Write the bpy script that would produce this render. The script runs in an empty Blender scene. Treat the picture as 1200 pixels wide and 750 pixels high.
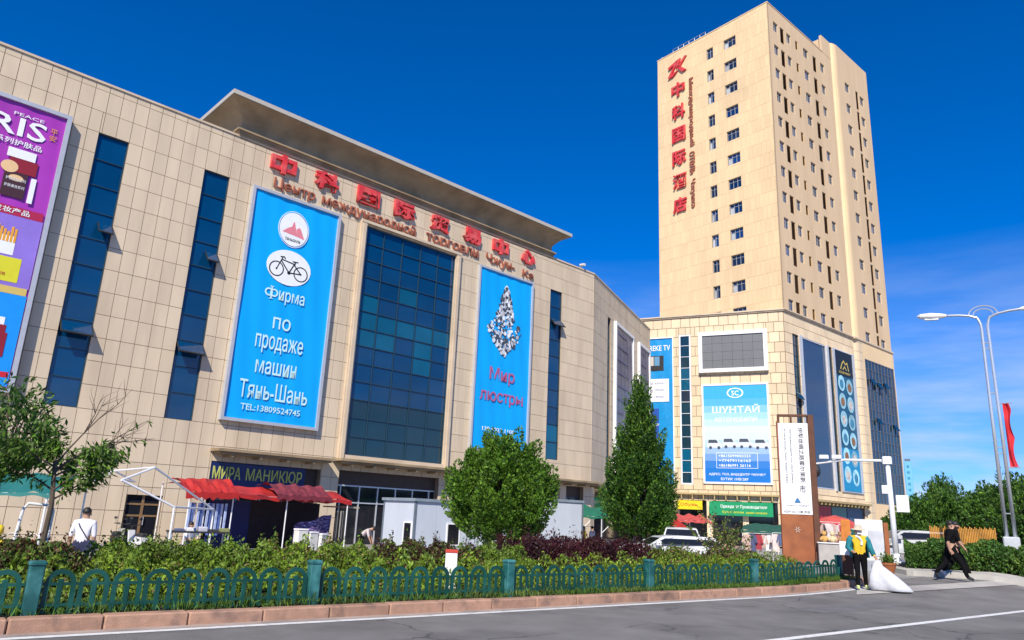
import bpy, bmesh, math, random
import numpy as np
from mathutils import Vector, Matrix, Euler
random.seed(7); RNG = np.random.default_rng(7)
R = math.radians
sc = bpy.context.scene
col = sc.collection

# ------------------------------------------------------------------ camera
F_PX, PITCH, ROLL, CAM_H = 860.0, R(14.9), R(2.56), 1.6
_c, _s = math.cos(PITCH), math.sin(PITCH)
_fwd = Vector((0, _c, _s)); _up = Vector((0, -_s, _c)); _rt = Vector((1, 0, 0))
_r2 = math.cos(ROLL) * _rt + math.sin(ROLL) * _up
_u2 = -math.sin(ROLL) * _rt + math.cos(ROLL) * _up
cam_d = bpy.data.cameras.new('camera'); cam = bpy.data.objects.new('camera', cam_d); col.objects.link(cam)
cam.matrix_world = Matrix(((_r2.x, _u2.x, -_fwd.x, 0), (_r2.y, _u2.y, -_fwd.y, 0), (_r2.z, _u2.z, -_fwd.z, CAM_H), (0, 0, 0, 1)))
cam_d.sensor_width = 36; cam_d.lens = F_PX / 1200 * 36; cam_d.clip_end = 6000; cam_d.clip_start = 0.05
sc.camera = cam

# ------------------------------------------------------------------ sky, sun, exposure
SUN_HEADING, SUN_EL = 191.0, 41.0
w = bpy.data.worlds.new('World'); sc.world = w; w.use_nodes = True
nt = w.node_tree; bg = nt.nodes['Background']
sky = nt.nodes.new('ShaderNodeTexSky'); sky.sky_type = 'NISHITA'; sky.sun_disc = False
sky.sun_elevation = R(SUN_EL); sky.sun_rotation = R(SUN_HEADING)
sky.altitude = 2500; sky.air_density = 1.0; sky.dust_density = 0.0; sky.ozone_density = 5.0
hs = nt.nodes.new('ShaderNodeHueSaturation'); hs.inputs['Saturation'].default_value = 1.25; hs.inputs['Value'].default_value = 1.0
tint = nt.nodes.new('ShaderNodeMixRGB'); tint.blend_type = 'MULTIPLY'; tint.inputs[0].default_value = 1; tint.inputs[2].default_value = (0.62, 0.88, 1.25, 1)
nt.links.new(sky.outputs[0], tint.inputs[1]); nt.links.new(tint.outputs[0], hs.inputs['Color'])
# thin streaky cirrus low over the horizon, all the way round
tc = nt.nodes.new('ShaderNodeTexCoord'); sep = nt.nodes.new('ShaderNodeSeparateXYZ'); nt.links.new(tc.outputs['Generated'], sep.inputs[0])
mp = nt.nodes.new('ShaderNodeMapping'); mp.inputs['Scale'].default_value = (2.2, 2.2, 13.0); nt.links.new(tc.outputs['Generated'], mp.inputs[0])
ns = nt.nodes.new('ShaderNodeTexNoise'); ns.inputs['Scale'].default_value = 2.0; ns.inputs['Detail'].default_value = 6; ns.inputs['Roughness'].default_value = 0.55
nt.links.new(mp.outputs[0], ns.inputs['Vector'])
rp = nt.nodes.new('ShaderNodeMapRange'); rp.inputs['From Min'].default_value = 0.42; rp.inputs['From Max'].default_value = 0.62; rp.inputs['To Min'].default_value = 0.42; nt.links.new(ns.outputs['Fac'], rp.inputs['Value'])
el = nt.nodes.new('ShaderNodeMapRange'); el.inputs['From Min'].default_value = 0.34; el.inputs['From Max'].default_value = 0.02; nt.links.new(sep.outputs['Z'], el.inputs['Value'])
mu = nt.nodes.new('ShaderNodeMath'); mu.operation = 'MULTIPLY'; nt.links.new(rp.outputs[0], mu.inputs[0]); nt.links.new(el.outputs[0], mu.inputs[1])
mu2 = nt.nodes.new('ShaderNodeMath'); mu2.operation = 'MULTIPLY'; mu2.inputs[1].default_value = 0.95; nt.links.new(mu.outputs[0], mu2.inputs[0])
mx = nt.nodes.new('ShaderNodeMixRGB'); mx.inputs[2].default_value = (4.4, 5.1, 6.8, 1)
nt.links.new(mu2.outputs[0], mx.inputs[0]); nt.links.new(hs.outputs[0], mx.inputs[1]); nt.links.new(mx.outputs[0], bg.inputs[0])
bg.inputs[1].default_value = 0.115
sd = bpy.data.lights.new('sun', 'SUN'); sd.energy = 5.0; sd.angle = R(0.5); sd.color = (1.0, 0.92, 0.79)
sun = bpy.data.objects.new('sun', sd); col.objects.link(sun)
_sv = Vector((math.sin(R(SUN_HEADING)) * math.cos(R(SUN_EL)), math.cos(R(SUN_HEADING)) * math.cos(R(SUN_EL)), math.sin(R(SUN_EL))))
sun.rotation_euler = _sv.to_track_quat('Z', 'Y').to_euler(); sun.location = (0, -20, 40)
sc.view_settings.view_transform = 'Standard'; sc.view_settings.look = 'None'; sc.view_settings.exposure = 0.32
sc.view_settings.gamma = 1.0; sc.view_settings.use_curve_mapping = False
sc.render.engine = 'CYCLES'

# ------------------------------------------------------------------ helpers: places
def ray(px, py):
    return (_r2 * ((px - 600) / F_PX) - _u2 * ((py - 375) / F_PX) + _fwd)
def at(px, r, py=622):
    d = ray(px, py); k = r / math.hypot(d.x, d.y); return Vector((d.x * k, d.y * k))
def zat(px, py, r):
    d = ray(px, py); return CAM_H + d.z * r / math.hypot(d.x, d.y)
def hd(h): return Vector((math.sin(R(h)), math.cos(R(h))))
TDIR, NDIR = hd(52), hd(-38)
def tn(t, n): return TDIR * t + NDIR * n
def to_tn(p): return p.x * TDIR.x + p.y * TDIR.y, p.x * NDIR.x + p.y * NDIR.y
def smooth(x): x = max(0.0, min(1.0, x)); return x * x * (3 - 2 * x)
def zroad(t):
    if t < 16: return 0.0
    if t < 22: return 0.004 * (t - 16) ** 2
    return 0.144 + 0.048 * (min(t, 32) - 22)
def ground_z(t, n):
    base = zroad(t) * (1 - smooth((n - 14) / 14)) * smooth((n - 6.8) / 2.8)
    return base - 0.5 * smooth((n - 16) / 2.5) * (1 - smooth((t - 17) / 9)) - 0.45 * smooth((n - 16.5) / 3) * smooth((t - 17) / 9)
def gz(p): return ground_z(*to_tn(Vector((p[0], p[1]))))

# ------------------------------------------------------------------ helpers: objects
def tag(o, label=None, cat=None, group=None, kind=None):
    if label: o['label'] = label
    if cat: o['category'] = cat
    if group: o['group'] = group
    if kind: o['kind'] = kind
    return o
def empty(name, loc=(0, 0, 0), rz=0, parent=None):
    o = bpy.data.objects.new(name, None); o.empty_display_size = 0.2; col.objects.link(o)
    o.location = loc; o.rotation_euler = (0, 0, rz); o.parent = parent
    return o
def thing(name, label, cat, loc=(0, 0, 0), rz=0, group=None):
    return tag(empty(name, loc, rz), label, cat, group)
class MB:
    def __init__(s): s.v = []; s.f = []; s.m = []
    def add(s, vs, fs, mi=0):
        b = len(s.v); s.v += [tuple(v) for v in vs]; s.f += [tuple(b + i for i in f) for f in fs]; s.m += [mi] * len(fs); return s
    def box(s, x0, x1, y0, y1, z0, z1, mi=0, back=True):
        vs = [(x0, y0, z0), (x1, y0, z0), (x1, y1, z0), (x0, y1, z0), (x0, y0, z1), (x1, y0, z1), (x1, y1, z1), (x0, y1, z1)]
        fs = [(0, 3, 2, 1), (4, 5, 6, 7), (0, 1, 5, 4), (1, 2, 6, 5), (3, 0, 4, 7)] + ([(2, 3, 7, 6)] if back else [])
        return s.add(vs, fs, mi)
    def bbox(s, x0, x1, y0, y1, z0, z1, b=0.02, mi=0):
        "box with chamfered vertical and top edges"
        lo = [(x0 + b, y0), (x1 - b, y0), (x1, y0 + b), (x1, y1 - b), (x1 - b, y1), (x0 + b, y1), (x0, y1 - b), (x0, y0 + b)]
        cx, cy = (x0 + x1) / 2, (y0 + y1) / 2
        ins = [(cx + (x - cx) * (1 - 2 * b / max(1e-6, (x1 - x0))), cy + (y - cy) * (1 - 2 * b / max(1e-6, (y1 - y0)))) for x, y in lo]
        vs = [(x, y, z0) for x, y in lo] + [(x, y, z1 - b) for x, y in lo] + [(x, y, z1) for x, y in ins]
        fs = [tuple(reversed(range(8)))] + [(i, (i + 1) % 8, 8 + (i + 1) % 8, 8 + i) for i in range(8)] + [(8 + i, 8 + (i + 1) % 8, 16 + (i + 1) % 8, 16 + i) for i in range(8)] + [tuple(range(16, 24))]
        return s.add(vs, fs, mi)
    def prism(s, pts, z0, z1, mi=0):
        n = len(pts)
        return s.add([(x, y, z0) for x, y in pts] + [(x, y, z1) for x, y in pts], [tuple(reversed(range(n))), tuple(range(n, 2 * n))] + [(i, (i + 1) % n, n + (i + 1) % n, n + i) for i in range(n)], mi)
    def prism_xz(s, pts, y0, y1, mi=0):
        "polygon in x,z (counter-clockwise seen from -y), front at y0"
        n = len(pts)
        return s.add([(x, y0, z) for x, z in pts] + [(x, y1, z) for x, z in pts], [tuple(range(n)), tuple(reversed(range(n, 2 * n)))] + [(i, n + i, n + (i + 1) % n, (i + 1) % n) for i in range(n)], mi)
    def tube(s, path, rad, n=8, mi=0, cap=True):
        path = [Vector(p) for p in path]; rads = rad if isinstance(rad, (list, tuple)) else [rad] * len(path)
        rings = []; prev = None
        for i, p in enumerate(path):
            d = (path[min(i + 1, len(path) - 1)] - path[max(i - 1, 0)]).normalized()
            if prev is None:
                a = d.orthogonal().normalized()
            else:
                a = (prev - d * prev.dot(d)); a = a.normalized() if a.length > 1e-6 else d.orthogonal().normalized()
            prev = a; b = d.cross(a)
            rings.append([p + (a * math.cos(2 * math.pi * k / n) + b * math.sin(2 * math.pi * k / n)) * rads[i] for k in range(n)])
        vs = [v for r_ in rings for v in r_]; fs = []
        for i in range(len(path) - 1):
            for k in range(n):
                fs.append((i * n + k, i * n + (k + 1) % n, (i + 1) * n + (k + 1) % n, (i + 1) * n + k))
        if cap: fs += [tuple(reversed(range(n))), tuple(range((len(path) - 1) * n, len(path) * n))]
        return s.add(vs, fs, mi)
    def bar(s, a, b, w_, h_, mi=0):
        "rectangular bar from a to b"
        a, b = Vector(a), Vector(b); d = (b - a).normalized()
        x = d.cross(Vector((0, 0, 1))); x = x.normalized() if x.length > 1e-4 else Vector((1, 0, 0)); y = x.cross(d)
        vs = [p + x * sx * w_ / 2 + y * sy * h_ / 2 for p in (a, b) for sx, sy in ((-1, -1), (1, -1), (1, 1), (-1, 1))]
        return s.add(vs, [(3, 2, 1, 0), (4, 5, 6, 7), (0, 1, 5, 4), (1, 2, 6, 5), (2, 3, 7, 6), (3, 0, 4, 7)], mi)
    def lathe(s, prof, cx=0, cy=0, n=16, mi=0):
        vs = [(cx + r_ * math.cos(2 * math.pi * k / n), cy + r_ * math.sin(2 * math.pi * k / n), z) for r_, z in prof for k in range(n)]
        fs = [(i * n + k, i * n + (k + 1) % n, (i + 1) * n + (k + 1) % n, (i + 1) * n + k) for i in range(len(prof) - 1) for k in range(n)]
        fs += [tuple(reversed(range(n))), tuple(range((len(prof) - 1) * n, len(prof) * n))]
        return s.add(vs, fs, mi)
    def grid(s, nx, ny, fn, mi=0):
        vs = [fn(i / nx, j / ny) for j in range(ny + 1) for i in range(nx + 1)]
        fs = [(j * (nx + 1) + i, j * (nx + 1) + i + 1, (j + 1) * (nx + 1) + i + 1, (j + 1) * (nx + 1) + i) for j in range(ny) for i in range(nx)]
        return s.add(vs, fs, mi)
    def mesh(s, name, mats):
        me = bpy.data.meshes.new(name); me.from_pydata(s.v, [], s.f)
        for m in (mats if isinstance(mats, (list, tuple)) else [mats]): me.materials.append(m)
        if any(s.m): me.polygons.foreach_set('material_index', s.m)
        me.update(); return me
    def build(s, name, mats, parent=None, loc=(0, 0, 0), rot=(0, 0, 0), smooth_=False):
        me = s.mesh(name, mats)
        if smooth_: me.polygons.foreach_set('use_smooth', [True] * len(me.polygons))
        return inst(name, me, parent, loc, rot)
def inst(name, me, parent=None, loc=(0, 0, 0), rot=(0, 0, 0)):
    o = bpy.data.objects.new(name, me); col.objects.link(o); o.parent = parent; o.location = loc; o.rotation_euler = rot
    return o
def copy_tree(o, parent=None):
    c = o.copy(); col.objects.link(c); c.parent = parent
    for ch in list(o.children): copy_tree(ch, c)
    return c

# ------------------------------------------------------------------ helpers: materials
def srgb(r, g, b):
    f = lambda c: ((c / 255) / 12.92 if c / 255 <= 0.04045 else ((c / 255 + 0.055) / 1.055) ** 2.4)
    return (f(r), f(g), f(b))
_mats = {}
def mat(name, c, rough=0.7, var=0.12, scale=3.0, island=0.0, obj=0.0, bump=0.0, bscale=40.0, metal=0.0, spec=0.5, detail=4, c2=None, c2scale=1.0, c2lo=0.45, c2hi=0.65, trans=0.0, stretch=(1, 1, 1)):
    if name in _mats: return _mats[name]
    m = bpy.data.materials.new(name); m.use_nodes = True; t = m.node_tree; N = t.nodes; L = t.links
    b = N['Principled BSDF']; b.inputs['Roughness'].default_value = rough; b.inputs['Metallic'].default_value = metal
    b.inputs['Specular IOR Level'].default_value = spec
    geo = N.new('ShaderNodeNewGeometry'); mpn = N.new('ShaderNodeMapping'); mpn.inputs['Scale'].default_value = stretch
    L.new(geo.outputs['Position'], mpn.inputs[0])
    rgb = N.new('ShaderNodeRGB'); rgb.outputs[0].default_value = (*c, 1); out = rgb.outputs[0]
    if c2:
        n2 = N.new('ShaderNodeTexNoise'); n2.inputs['Scale'].default_value = c2scale; n2.inputs['Detail'].default_value = 6; L.new(mpn.outputs[0], n2.inputs['Vector'])
        mr = N.new('ShaderNodeMapRange'); mr.inputs['From Min'].default_value = c2lo; mr.inputs['From Max'].default_value = c2hi; L.new(n2.outputs['Fac'], mr.inputs['Value'])
        mix = N.new('ShaderNodeMixRGB'); mix.inputs[2].default_value = (*c2, 1); L.new(mr.outputs[0], mix.inputs[0]); L.new(out, mix.inputs[1]); out = mix.outputs[0]
    nz = N.new('ShaderNodeTexNoise'); nz.inputs['Scale'].default_value = scale; nz.inputs['Detail'].default_value = detail; nz.inputs['Roughness'].default_value = 0.6
    L.new(mpn.outputs[0], nz.inputs['Vector'])
    mr = N.new('ShaderNodeMapRange'); mr.inputs['From Min'].default_value = 0.3; mr.inputs['From Max'].default_value = 0.7
    mr.inputs['To Min'].default_value = 1 - var; mr.inputs['To Max'].default_value = 1 + var; L.new(nz.outputs['Fac'], mr.inputs['Value']); val = mr.outputs[0]
    for amt, src in ((island, ('geo', 'Random Per Island')), (obj, ('oi', 'Random'))):
        if amt:
            so = geo.outputs['Random Per Island'] if src[0] == 'geo' else N.new('ShaderNodeObjectInfo').outputs['Random']
            m2 = N.new('ShaderNodeMapRange'); m2.inputs['To Min'].default_value = 1 - amt; m2.inputs['To Max'].default_value = 1 + amt; L.new(so, m2.inputs['Value'])
            mm = N.new('ShaderNodeMath'); mm.operation = 'MULTIPLY'; L.new(val, mm.inputs[0]); L.new(m2.outputs[0], mm.inputs[1]); val = mm.outputs[0]
    vm = N.new('ShaderNodeVectorMath'); vm.operation = 'SCALE'; L.new(out, vm.inputs[0]); L.new(val, vm.inputs['Scale']); L.new(vm.outputs[0], b.inputs['Base Color'])
    if bump:
        nb = N.new('ShaderNodeTexNoise'); nb.inputs['Scale'].default_value = bscale; nb.inputs['Detail'].default_value = 5; L.new(mpn.outputs[0], nb.inputs['Vector'])
        bp = N.new('ShaderNodeBump'); bp.inputs['Strength'].default_value = bump; bp.inputs['Distance'].default_value = 0.02; L.new(nb.outputs['Fac'], bp.inputs['Height']); L.new(bp.outputs[0], b.inputs['Normal'])
    if trans:
        b.inputs['Subsurface Weight'].default_value = 0
        tr = N.new('ShaderNodeBsdfTranslucent'); L.new(vm.outputs[0], tr.inputs['Color']); ms = N.new('ShaderNodeMixShader'); ms.inputs[0].default_value = trans
        L.new(b.outputs[0], ms.inputs[1]); L.new(tr.outputs[0], ms.inputs[2]); L.new(ms.outputs[0], N['Material Output'].inputs[0])
    _mats[name] = m; return m
def flat(name, c, rough=0.55, var=0.04, **k): return mat(name, c, rough=rough, var=var, **k)

M_TILE = mat('mall_stone', (0.61, 0.495, 0.35), rough=0.55, var=0.07, scale=1.1, island=0.05, obj=0.05, stretch=(1, 1, .16), c2=(0.53, 0.42, 0.295), c2scale=0.8, c2lo=.5, c2hi=.72, bump=0.08, bscale=8, spec=0.35)
M_JOINT = mat('stone_joint', (0.22, 0.16, 0.11), rough=0.9)
M_PTILE = mat('podium_stone', (0.70, 0.55, 0.36), rough=0.55, var=0.05, scale=0.6, island=0.09, obj=0.09, bump=0.08, bscale=8, spec=0.35)
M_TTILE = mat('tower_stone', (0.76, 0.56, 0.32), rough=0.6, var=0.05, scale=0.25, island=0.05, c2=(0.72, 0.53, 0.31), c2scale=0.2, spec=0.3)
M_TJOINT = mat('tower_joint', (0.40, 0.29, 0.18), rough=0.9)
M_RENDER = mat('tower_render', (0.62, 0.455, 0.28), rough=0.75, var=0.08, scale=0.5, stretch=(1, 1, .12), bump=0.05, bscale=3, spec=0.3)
M_TRIM = mat('stone_trim', (0.60, 0.48, 0.34), rough=0.6, var=0.08, scale=0.8, c2=(0.52, 0.41, 0.29), c2scale=0.5)
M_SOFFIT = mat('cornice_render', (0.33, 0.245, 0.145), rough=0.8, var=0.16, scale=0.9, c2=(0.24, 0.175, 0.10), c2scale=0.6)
M_COPING = mat('coping_metal', (0.47, 0.43, 0.36), rough=0.45, var=0.05)
def glass(name, c, rough=0.06, spec=0.6, obj=0.12):
    return mat(name, c, rough=rough, var=0.15, scale=0.4, obj=obj, spec=spec)
M_GBLUE = glass('glass_deep_blue', (0.001, 0.040, 0.115), rough=.03, spec=.75)
M_GTEAL = glass('glass_teal', (0.002, 0.085, 0.16))
M_GDARK = glass('glass_dark', (0.008, 0.035, 0.055))
M_GBLACK = glass('glass_black', (0.012, 0.014, 0.018))
M_GSKY = glass('glass_sky', (0.016, 0.028, 0.05), rough=0.04, spec=0.9)
M_MULL = mat('mullion_blue_grey', (0.022, 0.06, 0.09), rough=0.4, metal=0.2)
M_ALU = mat('aluminium', (0.62, 0.64, 0.68), rough=0.35, metal=0.4, var=0.05)
M_WHITE = flat('white_paint', (0.78, 0.78, 0.78), rough=0.45)
M_OFFW = mat('off_white', (0.66, 0.65, 0.62), rough=0.6, var=0.08)
M_FRAME = mat('banner_frame_grey', (0.50, 0.51, 0.54), rough=0.45, metal=0.3, var=0.06)
M_BLACK = flat('black_print', (0.012, 0.012, 0.014), rough=0.6)
M_RED = mat('letter_red', (0.60, 0.035, 0.04), rough=0.5, var=0.15, scale=2, c2=(0.66, 0.10, 0.09), c2scale=1.5)
M_BROWNL = mat('letter_copper', (0.33, 0.105, 0.055), rough=0.45, var=0.15, scale=3)
M_BAN = mat('banner_vinyl_blue', (0.0, 0.36, 0.82), rough=0.45, var=0.05, scale=0.4, bump=0.25, bscale=1.1, stretch=(1, 1, 0.3), spec=0.4)
M_BTXT = flat('banner_text_pale', (0.55, 0.80, 0.82))
M_WTXT = flat('text_white', (0.80, 0.82, 0.82))
M_STEELW = mat('white_steel', (0.74, 0.75, 0.77), rough=0.4, var=0.05)
M_STEEL = mat('galvanised', (0.42, 0.45, 0.48), rough=0.4, metal=0.5, var=0.08)
M_DARK = flat('dark_plastic', (0.02, 0.02, 0.022), rough=0.5)
M_SOIL = mat('soil', (0.06, 0.045, 0.03), rough=0.95, var=0.3, scale=4, bump=0.5, bscale=20)
M_BARK = mat('bark', (0.10, 0.075, 0.055), rough=0.95, var=0.3, scale=12, bump=0.6, bscale=30, stretch=(1, 1, 0.25))

# ------------------------------------------------------------------ helpers: lettering
def text_mesh(body, w_=None, h_=None, depth=0.01, offset=0.0, keep=False):
    "mesh in x,z, front towards -y, lower left corner at 0,0; fitted to w_ x h_"
    cu = bpy.data.curves.new('lettering', 'FONT'); cu.body = body; cu.size = 1; cu.resolution_u = 2; cu.offset = offset; cu.extrude = 0.05
    o = bpy.data.objects.new('lettering', cu); col.objects.link(o)
    dg = bpy.context.evaluated_depsgraph_get(); me = bpy.data.meshes.new_from_object(o.evaluated_get(dg))
    bpy.data.objects.remove(o); bpy.data.curves.remove(cu)
    n = len(me.vertices); co = np.empty(n * 3); me.vertices.foreach_get('co', co); co = co.reshape(-1, 3)
    mn, mxx = co.min(0), co.max(0); sz = np.maximum(mxx - mn, 1e-6)
    sx = w_ / sz[0] if w_ else None; sy = h_ / sz[1] if h_ else None
    if sx is None: sx = sy
    if sy is None: sy = sx
    out = np.empty_like(co); out[:, 0] = (co[:, 0] - mn[0]) * sx; out[:, 2] = (co[:, 1] - mn[1]) * sy
    out[:, 1] = -(co[:, 2] - mn[2]) / sz[2] * depth
    me.vertices.foreach_set('co', out.ravel()); me.update(); me.materials.clear()
    return me
def text(body, m, parent, x, y, z, w_=None, h_=None, depth=0.01, offset=0.0, name='lettering', rot=(0, 0, 0), anchor='l'):
    me = text_mesh(body, w_, h_, depth, offset); me.materials.append(m)
    if anchor == 'c': x -= max(v.co.x for v in me.vertices) / 2
    return inst(name, me, parent, (x, y, z), rot)
def disc(mb, cx, cz, rx, rz, y0, y1, n=28, mi=0):
    return mb.prism_xz([(cx + rx * math.cos(2 * math.pi * k / n), cz + rz * math.sin(2 * math.pi * k / n)) for k in range(n)], y0, y1, mi)
def ring(mb, cx, cz, r0, r1, y0, y1, n=28, mi=0):
    for k in range(n):
        a, b = 2 * math.pi * k / n, 2 * math.pi * (k + 1) / n
        mb.prism_xz([(cx + r0 * math.cos(a), cz + r0 * math.sin(a)), (cx + r1 * math.cos(a), cz + r1 * math.sin(a)), (cx + r1 * math.cos(b), cz + r1 * math.sin(b)), (cx + r0 * math.cos(b), cz + r0 * math.sin(b))], y0, y1, mi)
def stroke(mb, pts, w_, y0, y1, mi=0):
    for (x0, z0), (x1, z1) in zip(pts[:-1], pts[1:]):
        d = Vector((x1 - x0, z1 - z0)); L = d.length
        if L < 1e-6: continue
        n = Vector((-d.y, d.x)) / L * w_ / 2; e = d / L * w_ * 0.3
        mb.prism_xz([(x0 - e.x - n.x, z0 - e.y - n.y), (x1 + e.x - n.x, z1 + e.y - n.y), (x1 + e.x + n.x, z1 + e.y + n.y), (x0 - e.x + n.x, z0 - e.y + n.y)], y0, y1, mi)

# ------------------------------------------------------------------ helpers: walls
def cut(rects, ops):
    for ox0, ox1, oz0, oz1 in ops:
        out = []
        for x0, x1, z0, z1 in rects:
            if ox1 <= x0 or ox0 >= x1 or oz1 <= z0 or oz0 >= z1: out.append((x0, x1, z0, z1)); continue
            if ox0 > x0: out.append((x0, ox0, z0, z1))
            if ox1 < x1: out.append((ox1, x1, z0, z1))
            a, b = max(x0, ox0), min(x1, ox1)
            if oz0 > z0: out.append((a, b, z0, oz0))
            if oz1 < z1: out.append((a, b, oz1, z1))
        rects = out
    return rects
def wall(parent, x0, x1, z0, z1, ops, thick, m, name='wall'):
    mb = MB()
    xs = sorted(set([x0, x1] + [x for o in ops for x in o[:2] if x0 < x < x1]))
    for a, b in zip(xs[:-1], xs[1:]):
        blk = sorted((max(z0, o[2]), min(z1, o[3])) for o in ops if o[0] <= a + 1e-6 and o[1] >= b - 1e-6)
        z = z0
        for lo, hi in blk:
            if lo > z: mb.box(a, b, 0, thick, z, lo)
            z = max(z, hi)
        if z < z1: mb.box(a, b, 0, thick, z, z1)
    return mb.build(name, m, parent)
def tile_rects(x0, x1, z0, z1, tw, th, ops, zbase=0.0, xbase=0.0, stagger=False):
    res = []; k = math.floor((z0 - zbase) / th)
    while zbase + k * th < z1 - 1e-6:
        a, b = max(z0, zbase + k * th), min(z1, zbase + (k + 1) * th); off = xbase + (tw / 2 if stagger and k % 2 else 0)
        j = math.floor((x0 - off) / tw)
        while off + j * tw < x1 - 1e-6:
            c, d = max(x0, off + j * tw), min(x1, off + (j + 1) * tw)
            if d - c > 0.03 and b - a > 0.03:
                for q in cut([(c, d, a, b)], ops):
                    if q[1] - q[0] > 0.04 and q[3] - q[2] > 0.04: res.append((q, q == (c, d, a, b) and abs(d - c - tw) < 1e-3 and abs(b - a - th) < 1e-3))
            j += 1
        k += 1
    return res
def lay_tiles(faces, root, m, gap, proud, limit=300, mode='tile'):
    "faces: (parent, origin matrix, rects, tw, th); nearest full tiles become single pieces, the others one joined field per face"
    cand = []
    for fi, (par, mw, rects, tw, th) in enumerate(faces):
        for qi, (q, full) in enumerate(rects):
            c = mw @ Vector(((q[0] + q[1]) / 2, 0, (q[2] + q[3]) / 2)); dv = c - Vector((0, 0, CAM_H))
            v = (c.x * _r2.x + c.y * _r2.y + dv.z * _r2.z, 0, dv.dot(_fwd)); inframe = v[2] > 0 and abs(v[0] / v[2]) < 0.72
            if full and inframe: cand.append((dv.length, fi, qi))
    cand.sort(); pick = {(fi, qi) for _, fi, qi in cand[:limit]}
    for fi, (par, mw, rects, tw, th) in enumerate(faces):
        me = MB().box(gap / 2, tw - gap / 2, -proud, -0.001, gap / 2, th - gap / 2, back=False).mesh('tile', m)
        mb = MB()
        for qi, (q, full) in enumerate(rects):
            if (fi, qi) in pick: inst('tile', me, par, (q[0], random.uniform(-0.004, 0.004), q[2]), (random.uniform(-.0015, .0015), 0, random.uniform(-.002, .002)))
            else:
                j = random.uniform(-0.004, 0.004)
                mb.box(q[0] + gap / 2, q[1] - gap / 2, -proud + j, -0.001, q[2] + gap / 2, q[3] - gap / 2, back=False)
        if mb.v: tag(mb.build('tile_field', m, par), kind='stuff')
def window(parent, x0, x1, z0, z1, cols, rows, fm, pane_fn, y=0.12, bar=0.05, edge=0.06, tilt=0.004, name='window'):
    mb = MB(); cw = (x1 - x0) / cols; rh = (z1 - z0) / rows
    mb.box(x0, x0 + edge, y - 0.05, y + 0.05, z0, z1); mb.box(x1 - edge, x1, y - 0.05, y + 0.05, z0, z1)
    mb.box(x0 + edge, x1 - edge, y - 0.049, y + 0.05, z0, z0 + edge); mb.box(x0 + edge, x1 - edge, y - 0.049, y + 0.05, z1 - edge, z1)
    for i in range(1, cols): mb.box(x0 + i * cw - bar / 2, x0 + i * cw + bar / 2, y - 0.045, y + 0.05, z0 + edge, z1 - edge)
    for j in range(1, rows): mb.box(x0 + edge, x1 - edge, y - 0.04, y + 0.05, z0 + j * rh - bar / 2, z0 + j * rh + bar / 2)
    fr = mb.build(name, fm, parent)
    cache = {}
    for i in range(cols):
        for j in range(rows):
            pm = pane_fn(i, j)
            if pm.name not in cache: cache[pm.name] = MB().box(-cw / 2, cw / 2, -0.006, 0.006, -rh / 2, rh / 2).mesh('pane', pm)
            inst('pane', cache[pm.name], fr, (x0 + (i + .5) * cw, y + 0.03, z0 + (j + .5) * rh), (random.gauss(0, tilt), 0, random.gauss(0, tilt)))
    return fr

# ================================================================== THE SETTING: ground, road, kerb
M_PAVE = mat('plaza_paving', (0.30, 0.28, 0.26), rough=0.85, var=0.12, scale=0.7, c2=(0.23, 0.22, 0.21), c2scale=0.25, bump=0.2, bscale=15)
M_ASPH = mat('asphalt', (0.195, 0.188, 0.178), rough=0.88, var=0.16, scale=1.2, detail=8, c2=(0.15, 0.144, 0.137), c2scale=0.35, c2lo=0.48, c2hi=0.6, bump=0.9, bscale=70, spec=0.35, stretch=(1, 1, 1))
M_PATCH = mat('asphalt_repair', (0.15, 0.147, 0.145), rough=0.85, var=0.2, scale=2, bump=0.8, bscale=60)
M_LINE = mat('road_paint', (0.72, 0.72, 0.70), rough=0.6, var=0.12, scale=9, detail=8, c2=(0.42, 0.42, 0.41), c2scale=5, c2lo=0.56, c2hi=0.72, bump=0.4, bscale=60)
M_GUTTER = mat('gutter_concrete', (0.36, 0.29, 0.25), rough=0.85, var=0.15, scale=2, c2=(0.25, 0.21, 0.19), c2scale=1.2, bump=0.4, bscale=40)
M_KERB = mat('kerb_granite', (0.37, 0.215, 0.145), rough=0.75, var=0.16, scale=8, obj=0.14, c2=(0.20, 0.125, 0.095), c2scale=3.0, c2lo=.52, c2hi=.7, bump=0.35, bscale=60, detail=8)
M_CONC = mat('pale_concrete', (0.44, 0.42, 0.38), rough=0.85, var=0.14, scale=1.5, c2=(0.33, 0.31, 0.29), c2scale=0.6, bump=0.35, bscale=30)
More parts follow.
